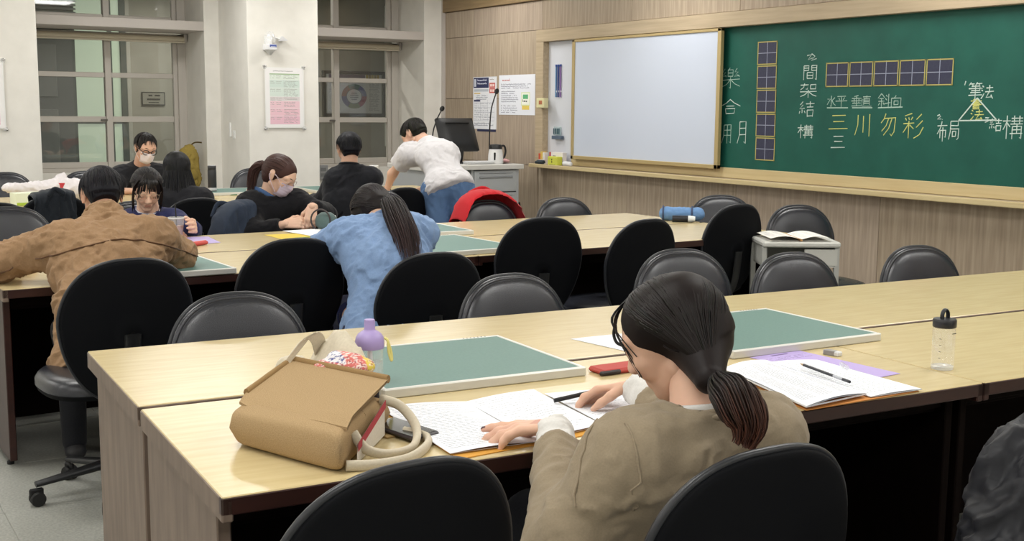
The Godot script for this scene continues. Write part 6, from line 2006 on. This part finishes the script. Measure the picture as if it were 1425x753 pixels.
func person_writing() -> void:
	var J := {"head": Vector3(1.463, 1.016, -1.757), "neck": Vector3(1.463, .866, -1.655), "pelvis": Vector3(1.42, .52, -1.70), "chest": Vector3(1.43, .73, -1.665),
		"sL": Vector3(1.285, .82, -1.66), "sR": Vector3(1.57, .835, -1.61), "eL": Vector3(1.175, .655, -1.70), "wL": Vector3(1.355, .788, -2.005), "eR": Vector3(1.66, .71, -1.80), "wR": Vector3(1.69, .80, -2.17),
		"dL": Vector3(-.80, -.10, -.60), "nL": Vector3(-.1, 1, -.1), "tL": Vector3(.5, 0, -.9), "cL": [.05, .25, .34, .4, .25],
		"dR": Vector3(-.62, -.22, -.75), "nR": Vector3(.1, 1, -.35), "tR": Vector3(-.8, -.1, .6), "cR": [.45, .5, .55, .6, .5]}
	var top := cloth("998a73", 0.95, 0.3, 14.0)
	var o := {"face": Vector3(-.44, -.46, -.84), "ears": false, "up": Vector3(-.12, 1, -.1), "skin": "dfb59d", "scale": .84, "res": .0036, "hres": .0026, "nails": true, "hand": .9, "top": top, "top_name": "sweater", "trousers": cloth("2c2e36"), "loose": .019, "bulk": 1.03, "hem": .06, "cres": .0075, "sleeve": .80, "collar": .012, "band_r": 1.14,
		"wrinkle": folds(.0085, 7.0, 15, Vector3(1, .55, 1)),
		"hair": {"style": "tied", "tie": Vector3.ZERO, "count": 1700, "rad": .0021, "seed": 3, "tone": "1b1615", "tips": "6e4536", "tail_count": 420, "rough": .45, "band": .018,
			"spread": func(f): return .013 + .034 * sin(PI * clampf(f * 1.1, 0, 1)) + .012 * f}}
	var Hi := head_frame(J.head, o.face, o.up).affine_inverse()
	var tail := []
	for p in [Vector3(1.435, .960, -1.590), Vector3(1.418, .950, -1.550), Vector3(1.412, .934, -1.505), Vector3(1.414, .900, -1.485), Vector3(1.402, .862, -1.487)]: tail.append(Hi * p)
	o.hair.tie = tail[0]
	o.hair.tail = tail
	o.top_done = func(b: MB, t: Node3D, rel: Transform3D):
		for line in [[Vector3(1.261, 0.876, -1.643), Vector3(1.271, 0.832, -1.630), Vector3(1.260, 0.787, -1.605), Vector3(1.243, 0.746, -1.586)], [Vector3(1.251, 0.872, -1.696), Vector3(1.206, 0.841, -1.683), Vector3(1.169, 0.802, -1.664), Vector3(1.134, 0.757, -1.643)]]:
			var pts := []
			for p in smooth_path(line, 3):
				var q: Vector3 = rel * p
				var best := 0
				for i in b.v.size():
					if b.v[i].distance_squared_to(q) < b.v[best].distance_squared_to(q): best = i
				pts.append(b.v[best] + b.n[best] * .0006)
			obj("seam", mb().tube(smooth_path(pts, 2), .0024, 6), top, t)
		for k in 2:
			var ring := []
			var ax: Vector3 = (J.head - J.neck).normalized() + Vector3(0, .8, 0)
			ax = ax.normalized()
			var cx: Vector3 = Vector3.RIGHT - ax * ax.x
			var cz: Vector3 = cx.cross(ax)
			for i in 33:
				var a := TAU * i / 32.0
				ring.append(rel * (J.neck + ax * (.012 - .011 * k)) + (cx * cos(a) + cz * sin(a)) * (.078 + .007 * k))
			obj("neck_rib", mb().tube(ring, .007, 8, false, ax, .8), top, t)
	var t := figure("woman in taupe sweater with low tied black hair writing at the nearest table", J, o)
	# white shirt cuffs and collar under the sweater
	var rel := Transform3D(Basis(), -t.position)
	var wm := cloth("e4e2de", .9, .1)
	for s in ["L", "R"]:
		var E: Vector3 = J["e" + s]
		var Wp: Vector3 = J["w" + s]
		var b := mb()
		b.xf = rel
		var d := (Wp - E).normalized()
		var p0 := E.lerp(Wp, .68)
		blob(b, [[p0, E.lerp(Wp, 1.0), .046, .037]], .006, 90.0, [[E.lerp(Wp, .98), d, .08]], [], folds(.004, 16.0, 8))
		obj("cuff", b, wm, t)
	var cb := mb()
	cb.xf = rel
	var nk: Vector3 = (J.head - J.neck).normalized()
	var ring := []
	for i in 25:
		var a := TAU * i / 24.0
		ring.append(J.neck + nk * .026 + Vector3(cos(a) * .064, sin(a) * .012, sin(a) * .062))
	cb.tube(ring, .0125, 8, false, Vector3.UP, .5)
	obj("collar", cb, wm, t)
	# loose fringe and a dark clip at the forehead
	var H := rel * head_frame(J.head, o.face, o.up)
	var fb := mb()
	fb.xf = H
	var r := RandomNumberGenerator.new()
	r.seed = 12
	for i in 16:
		var sx := 1.0 if i % 3 else -1.0
		var x := sx * r.randf_range(.02, .062)
		fb.tube(smooth_path([Vector3(x * .4, .100, .045), Vector3(x * .9, .077, .082), Vector3(x * 1.06, .04, .024 + sqrt(.079 * .079 - x * x)), Vector3(x * 1.08, -.01 - r.randf() * .05, .04 + sqrt(maxf(0.0, .0635 * .0635 - x * x)) * .85)], 4), .0013, 4, false)
	fb.tube(smooth_path([Vector3(.028, .062, .092), Vector3(.031, .045, .103), Vector3(.034, .028, .103), Vector3(.034, .018, .094)], 4), .0032, 8)
	obj("fringe", fb, mat("171312", .4), t)
	# pen in the right hand
	var pen := thing("marker_pen", "black marker pen in the hand of the woman in taupe sweater", "pen", J.wR + Vector3(-.065, -.03, -.095))
	var pd := Vector3(-.80, -.16, -.30).normalized()
	obj("barrel", mb().tube([-pd * .03, pd * .085], .0055, 10), M.black, pen)
	obj("cap", mb().tube([-pd * .075, -pd * .03], .0072, 10), mat("22262b", .3), pen)

func person_brown() -> void:
	var J := {"head": Vector3(1.143, 1.075, -5.13), "neck": Vector3(1.125, .955, -5.01), "pelvis": Vector3(1.03, .52, -4.56), "chest": Vector3(1.085, .80, -4.82),
		"sL": Vector3(.925, .895, -4.94), "sR": Vector3(1.30, .91, -4.90), "eL": Vector3(.655, .80, -5.08), "wL": Vector3(.80, .78, -5.32), "eR": Vector3(1.43, .805, -5.05), "wR": Vector3(1.36, .785, -5.29),
		"dL": Vector3(.8, -.1, -.5), "nL": Vector3(0, 1, 0), "tL": Vector3(.3, 0, -1), "dR": Vector3(-.2, -.1, -1), "nR": Vector3(0, 1, 0), "tR": Vector3(-1, 0, 0)}
	var jk := cloth("99795a", 0.85, 0.15, 8.0)
	var flap0 := Vector3(.91, .70, -4.66)
	var o := {"face": Vector3(.05, -.62, -1), "skin": "d0a48c", "res": .0055, "top": jk, "top_name": "jacket", "trousers": cloth("202126"), "loose": .026, "bulk": 1.12, "hem": .06, "cres": .009, "collar": .068, "face_detail": false, "band": true, "band_r": 1.12,
		"wrinkle": folds(.014, 8.5, 21, Vector3(1, 1.2, 1)),
		"extra": [[Vector3(1.125, .95, -5.0), Vector3(1.133, .998, -5.043), .074, .073], [flap0, Vector3(.865, .44, -4.60), .055, .07, Vector3(.6, 0, .8), .45], [Vector3(1.0, .75, -4.70), flap0, .09, .06], [Vector3(1.16, .70, -4.66), Vector3(1.16, .50, -4.56), .10, .10]],
		"hair": {"style": "short", "count": 1000, "rad": .002, "seed": 5, "tone": "16151a", "rough": .45}}
	o.top_done = func(b: MB, t: Node3D, _rel: Transform3D):
		# yoke seam: the row of surface points along a line across the back, facing away from the table
		var slots := {}
		for i in b.v.size():
			var p := b.v[i]
			if b.n[i].z < .15: continue
			var x := p.x
			var ys := .925 - .55 * pow(absf(x - .09), 1.6)
			var d := absf(p.y - ys)
			var key := int(round(x / .028))
			if d < .012 and (not slots.has(key) or d < slots[key][0]): slots[key] = [d, p + b.n[i] * .002]
		var keys := slots.keys()
		keys.sort()
		var pts := []
		for k in keys: pts.append(slots[k][1])
		if pts.size() > 3: obj("seam", mb().tube(smooth_path(pts, 3), .0032, 6), cloth("5f422b"), t)
	figure("person in a brown jacket leaning over the middle row, seen from behind at left", J, o)

func person_blue() -> void:
	var J := {"head": Vector3(2.155, 1.00, -4.62), "neck": Vector3(2.155, .96, -4.47), "pelvis": Vector3(2.03, .56, -4.20), "chest": Vector3(2.10, .83, -4.36),
		"sL": Vector3(1.985, .915, -4.50), "sR": Vector3(2.25, .92, -4.42), "eL": Vector3(1.86, .80, -4.72), "wL": Vector3(2.03, .79, -4.95), "eR": Vector3(2.32, .80, -4.66), "wR": Vector3(2.24, .79, -4.93),
		"dL": Vector3(1, 0, -.4), "nL": Vector3(0, 1, 0), "tL": Vector3(0, 0, -1), "dR": Vector3(-1, 0, -.2), "nR": Vector3(0, 1, 0), "tR": Vector3(0, 0, -1)}
	var top := cloth("86a2cc", 0.85, 0.2, 10.0)
	var o := {"face": Vector3(-.1, -1, -.62), "ears": false, "up": Vector3(0, .55, -1), "skin": "dfb59d", "top": top, "top_name": "jacket", "trousers": cloth("23284a"), "loose": .018, "hem": .12, "cres": .009, "collar": .02, "band_r": 1.15, "face_detail": false,
		"wrinkle": folds(.013, 9.0, 31, Vector3(1, .8, 1)),
		"extra": [[Vector3(2.20, .955, -4.36), Vector3(2.29, .93, -4.38), .042, .05], [Vector3(2.10, .95, -4.37), Vector3(2.2, .955, -4.36), .035, .042], [Vector3(2.05, .66, -4.26), Vector3(2.08, .80, -4.31), .130, .138], [Vector3(1.97, .57, -4.22), Vector3(2.08, .57, -4.19), .125, .125]],
		"hair": {"style": "tied", "tie": Vector3(-.01, .075, -.105), "count": 520, "rad": .0018, "seed": 7, "tone": "211b1c", "tips": "4c3a3a", "tail_count": 460, "rough": .42}}
	var Hi := head_frame(J.head, o.face, o.up).affine_inverse()
	var tail := []
	for p in [Vector3(2.165, 1.045, -4.51), Vector3(2.165, 1.05, -4.455), Vector3(2.14, 1.0, -4.33), Vector3(2.125, .91, -4.22), Vector3(2.112, .775, -4.155)]: tail.append(Hi * p)
	o.hair.tie = tail[0]
	o.hair.tail = tail
	o.hair.spread = func(f): return .016 + .042 * sin(PI * clampf(f * .95, 0, 1)) + .014 * f
	figure("person in a light blue jacket bowed over the table, long brown ponytail down the back", J, o)

func person_masked() -> void:
	var J := {"head": Vector3(2.575, 1.045, -6.83), "neck": Vector3(2.535, .915, -6.93), "pelvis": Vector3(2.52, .52, -6.95), "chest": Vector3(2.53, .76, -6.94),
		"sR": Vector3(2.405, .86, -6.92), "sL": Vector3(2.69, .875, -6.86), "eR": Vector3(2.37, .70, -6.74), "wR": Vector3(2.52, .765, -6.60), "eL": Vector3(2.80, .80, -6.68), "wL": Vector3(2.675, .865, -6.57),
		"dR": Vector3(1, .08, .35), "nR": Vector3(-.1, .6, 1), "tR": Vector3(0, 1, .1), "cR": [.5, .55, .6, .65, .3], "dL": Vector3(-.25, -1, .2), "nL": Vector3(-.4, .1, 1), "tL": Vector3(-1, -.2, .2), "cL": [.35, .35, .4, .4, .4]}
	var o := {"face": Vector3(.62, -.62, .75), "up": Vector3(.1, 1, .1), "skin": "e2bba5", "top": cloth("17171b", .92, .2), "top_name": "cardigan", "trousers": cloth("26262c"), "loose": .016, "hem": .04, "sleeve": .86, "band": false, "collar": .01,
		"hair": {"style": "tied", "count": 480, "rad": .0024, "seed": 9, "tone": "46302c", "tail_count": 150, "rough": .4, "spread": func(f): return .014 + .022 * sin(PI * f) + .008 * f}}
	var Hi := head_frame(J.head, o.face, o.up).affine_inverse()
	var tail := []
	for p in [Vector3(2.512, 1.095, -6.905), Vector3(2.492, 1.100, -6.930), Vector3(2.462, 1.065, -6.965), Vector3(2.445, .985, -6.975), Vector3(2.435, .90, -6.96)]: tail.append(Hi * p)
	o.hair.tie = tail[0]
	o.hair.tail = tail
	var t := figure("woman in a black cardigan and pink mask looking down at a round grey pouch", J, o)
	var H := head_frame(J.head, o.face, o.up)
	face_mask(t, t.position, H, "d9cbe0")
	glasses(t, t.position, H, mat("c9b7b0", .3, .4), .0012)
	var b := mb()
	b.xf = Transform3D(Basis(), -t.position)
	var cm := cloth("4c6a9a")
	for s in [-1.0, 1.0]:
		b.tube(smooth_path([J.neck + Vector3(-.03 + s * .045, .035, -.03), J.neck + Vector3(.01 + s * .062, .022, .045), J.neck + Vector3(.065 + s * .035, -.035, .105), J.neck + Vector3(.082, -.075, .138)], 5), func(f): return .02 - .010 * f, 8, true, Vector3.UP, .45)
	obj("collar", b, cm, t)

func person_navy() -> void:
	var J := {"head": Vector3(1.765, .985, -6.80), "neck": Vector3(1.785, .845, -6.86), "pelvis": Vector3(1.80, .50, -7.0), "chest": Vector3(1.79, .70, -6.93),
		"sR": Vector3(1.66, .775, -6.90), "sL": Vector3(1.925, .78, -6.82), "eR": Vector3(1.60, .74, -6.66), "wR": Vector3(1.74, .775, -6.44), "eL": Vector3(1.94, .745, -6.60), "wL": Vector3(1.90, .785, -6.40),
		"dR": Vector3(.6, 0, .8), "nR": Vector3(0, 1, 0), "tR": Vector3(.7, 0, -.5), "dL": Vector3(-.1, .25, 1), "nL": Vector3(1, .1, 0), "tL": Vector3(0, 1, 0), "cL": [.5, .5, .5, .5, .5]}
	var o := {"face": Vector3(-.16, -.42, 1), "ears": false, "up": Vector3(.03, 1, 0), "skin": "e2b9a1", "lip": "a8564f", "res": .0036, "top": cloth("2b2f57", .9, .2), "top_name": "sweater", "trousers": cloth("222228"), "loose": .014, "hem": .02, "band_m": cloth("c9c9d6"), "band_r": 1.0,
		"hair": {"style": "tied", "tie": Vector3(.0, -.05, -.12), "count": 420, "rad": .0024, "seed": 11, "tone": "181416", "rough": .36}}
	var t := figure("girl with glasses in a navy sweater looking down behind an iced drink", J, o)
	var H := head_frame(J.head, o.face, o.up)
	glasses(t, t.position, H, mat("b9a58f", .3, .5), .0011)
	var b := mb()
	b.xf = Transform3D(Basis(), -t.position) * H
	var r := RandomNumberGenerator.new()
	r.seed = 4
	for i in 80:
		var x := r.randf_range(-.055, .055)
		var l := r.randf_range(-.015, .03) - (.02 if absf(x) < .02 else 0.0)
		b.tube(smooth_path([Vector3(x * .3, .108, .03), Vector3(x * .85, .085, .085), Vector3(x * 1.1, .045, .102 - absf(x) * .35), Vector3(x * 1.22, .022 - l - absf(x) * .55, .103 - absf(x) * .5)], 3), .0017, 4, false)
	for s in [-1.0, 1.0]:
		for i in 26:
			var k := r.randf_range(-.006, .006)
			b.tube(smooth_path([Vector3(s * (.05 + k), .08, .065), Vector3(s * (.074 + k), .03, .055 + k), Vector3(s * (.078 + k), -.04, .045 + k), Vector3(s * (.072 + k), -.10 - absf(k) * 5, .04)], 3), .0018, 4, false)
	obj("fringe", b, mat("151113", .38), t)

func person_spectacles() -> void:
	var J := {"head": Vector3(2.545, 1.115, -9.80), "neck": Vector3(2.535, .965, -9.93), "pelvis": Vector3(2.60, .54, -10.12), "chest": Vector3(2.56, .78, -10.02),
		"sR": Vector3(2.37, .885, -9.95), "sL": Vector3(2.73, .89, -9.83), "eR": Vector3(2.29, .76, -9.80), "wR": Vector3(2.42, .775, -9.58), "eL": Vector3(2.80, .77, -9.66), "wL": Vector3(2.66, .775, -9.50),
		"dR": Vector3(.7, 0, .7), "nR": Vector3(0, 1, 0), "tR": Vector3(.6, 0, -.6), "dL": Vector3(-.7, 0, .6), "nL": Vector3(0, 1, 0), "tL": Vector3(-.6, 0, -.6)}
	var o := {"face": Vector3(.12, -.40, 1), "up": Vector3(.05, 1, 0), "skin": "d6aa92", "top": cloth("1d1e22"), "trousers": cloth("2b2c30"), "short": true, "loose": .016, "collar": .018,
		"hair": {"style": "short", "bald": true, "count": 420, "rad": .0024, "seed": 13, "tone": "1f1a19", "rough": .35}}
	var t := figure("man with black glasses and white mask in a black tee by the window", J, o)
	var H := head_frame(J.head, o.face, o.up)
	face_mask(t, t.position, H, "e8dfe2")
	glasses(t, t.position, H, mat("141414", .35), .0032)

func person_long() -> void:
	var J := {"head": Vector3(2.29, 1.03, -8.03), "neck": Vector3(2.28, .89, -7.97), "pelvis": Vector3(2.28, .50, -7.86), "chest": Vector3(2.28, .72, -7.92),
		"sL": Vector3(2.13, .83, -7.99), "sR": Vector3(2.42, .83, -7.90), "eL": Vector3(2.06, .74, -8.2), "wL": Vector3(2.16, .77, -8.42), "eR": Vector3(2.50, .74, -8.12), "wR": Vector3(2.44, .77, -8.38),
		"dL": Vector3(.4, 0, -1), "nL": Vector3(0, 1, 0), "tL": Vector3(1, 0, 0), "dR": Vector3(-.4, 0, -1), "nR": Vector3(0, 1, 0), "tR": Vector3(-1, 0, 0)}
	figure("person with very long loose black hair seen from behind, facing the masked man", J, {"face": Vector3(.1, -.15, -1), "top": cloth("1b1b1f"), "trousers": cloth("222228"), "loose": .012, "face_detail": false,
		"hair": {"style": "long", "count": 520, "rad": .0034, "seed": 15, "tone": "131216", "length": .42, "rough": .36}})

func person_boy() -> void:
	var J := {"head": Vector3(3.425, 1.165, -7.72), "neck": Vector3(3.415, 1.03, -7.69), "pelvis": Vector3(3.36, .52, -7.62), "chest": Vector3(3.38, .79, -7.66),
		"sL": Vector3(3.325, .95, -7.72), "sR": Vector3(3.55, .96, -7.62), "eL": Vector3(3.29, .76, -7.92), "wL": Vector3(3.32, .775, -8.15), "eR": Vector3(3.60, .76, -7.78), "wR": Vector3(3.58, .775, -8.05),
		"dL": Vector3(.5, 0, -1), "nL": Vector3(0, 1, 0), "tL": Vector3(1, 0, 0), "dR": Vector3(-.4, 0, -1), "nR": Vector3(0, 1, 0), "tR": Vector3(-1, 0, 0)}
	figure("boy in a black long-sleeved top with cropped nape, back to the camera", J, {"face": Vector3(.15, -.22, -1), "skin": "d6ac95", "top": cloth("1e1f24", .9, .2), "top_name": "sweatshirt", "trousers": cloth("202024"), "loose": .018, "collar": .03, "face_detail": false,
		"hair": {"style": "short", "count": 420, "rad": .0022, "seed": 17, "tone": "17171b", "rough": .4}})

func person_leaning() -> void:
	var J := {"head": Vector3(4.235, 1.25, -8.30), "neck": Vector3(4.285, 1.175, -8.18), "pelvis": Vector3(4.285, .875, -7.82), "chest": Vector3(4.30, 1.085, -8.02),
		"sL": Vector3(4.17, 1.10, -8.27), "sR": Vector3(4.40, 1.12, -8.14), "eL": Vector3(4.12, .935, -8.44), "wL": Vector3(4.13, .785, -8.58), "eR": Vector3(4.48, .86, -8.26), "wR": Vector3(4.33, .785, -8.47),
		"dL": Vector3(-.2, -.25, -1), "nL": Vector3(0, 1, -.2), "tL": Vector3(1, 0, 0), "dR": Vector3(-1, -.05, -.25), "nR": Vector3(0, 1, 0), "tR": Vector3(0, 0, -1), "cR": [.6, .65, .7, .7, .5],
		"hL": Vector3(4.205, .85, -7.88), "hR": Vector3(4.365, .85, -7.78), "kL": Vector3(4.215, .47, -7.84), "kR": Vector3(4.385, .47, -7.72), "aL": Vector3(4.21, .08, -7.76), "aR": Vector3(4.37, .08, -7.62)}
	var t := figure("man in a white tee and blue jeans bending over the rear table", J, {"face": Vector3(-.45, -.85, -.75), "up": Vector3(-.2, .8, -.5), "skin": "d6ac95", "top": cloth("dcdadd", .9, .1), "top_name": "tee", "trousers": cloth("5d7ba6", .9, .1, 16.0), "short": true, "cap": .62, "loose": .020, "bulk": .95, "hem": .01, "collar": .012, "leg": .088, "face_detail": false, "tres": .010, "twrinkle": folds(.006, 9.0, 44),
		"wrinkle": folds(.010, 6.0, 41),
		"hair": {"style": "short", "count": 420, "rad": .0022, "seed": 19, "tone": "1c1816", "rough": .45}})
	var b := mb()
	b.xf = Transform3D(Basis(), -t.position)
	var ring := []
	var ax: Vector3 = (J.wL - J.eL).normalized()
	var u := ax.cross(Vector3.UP).normalized()
	for i in 17: ring.append(J.wL - ax * .02 + (u * cos(TAU * i / 16.0) + ax.cross(u) * sin(TAU * i / 16.0)) * .031)
	b.tube(ring, .005, 6, false)
	obj("wristband", b, mat("1a1a1c", .6), t)
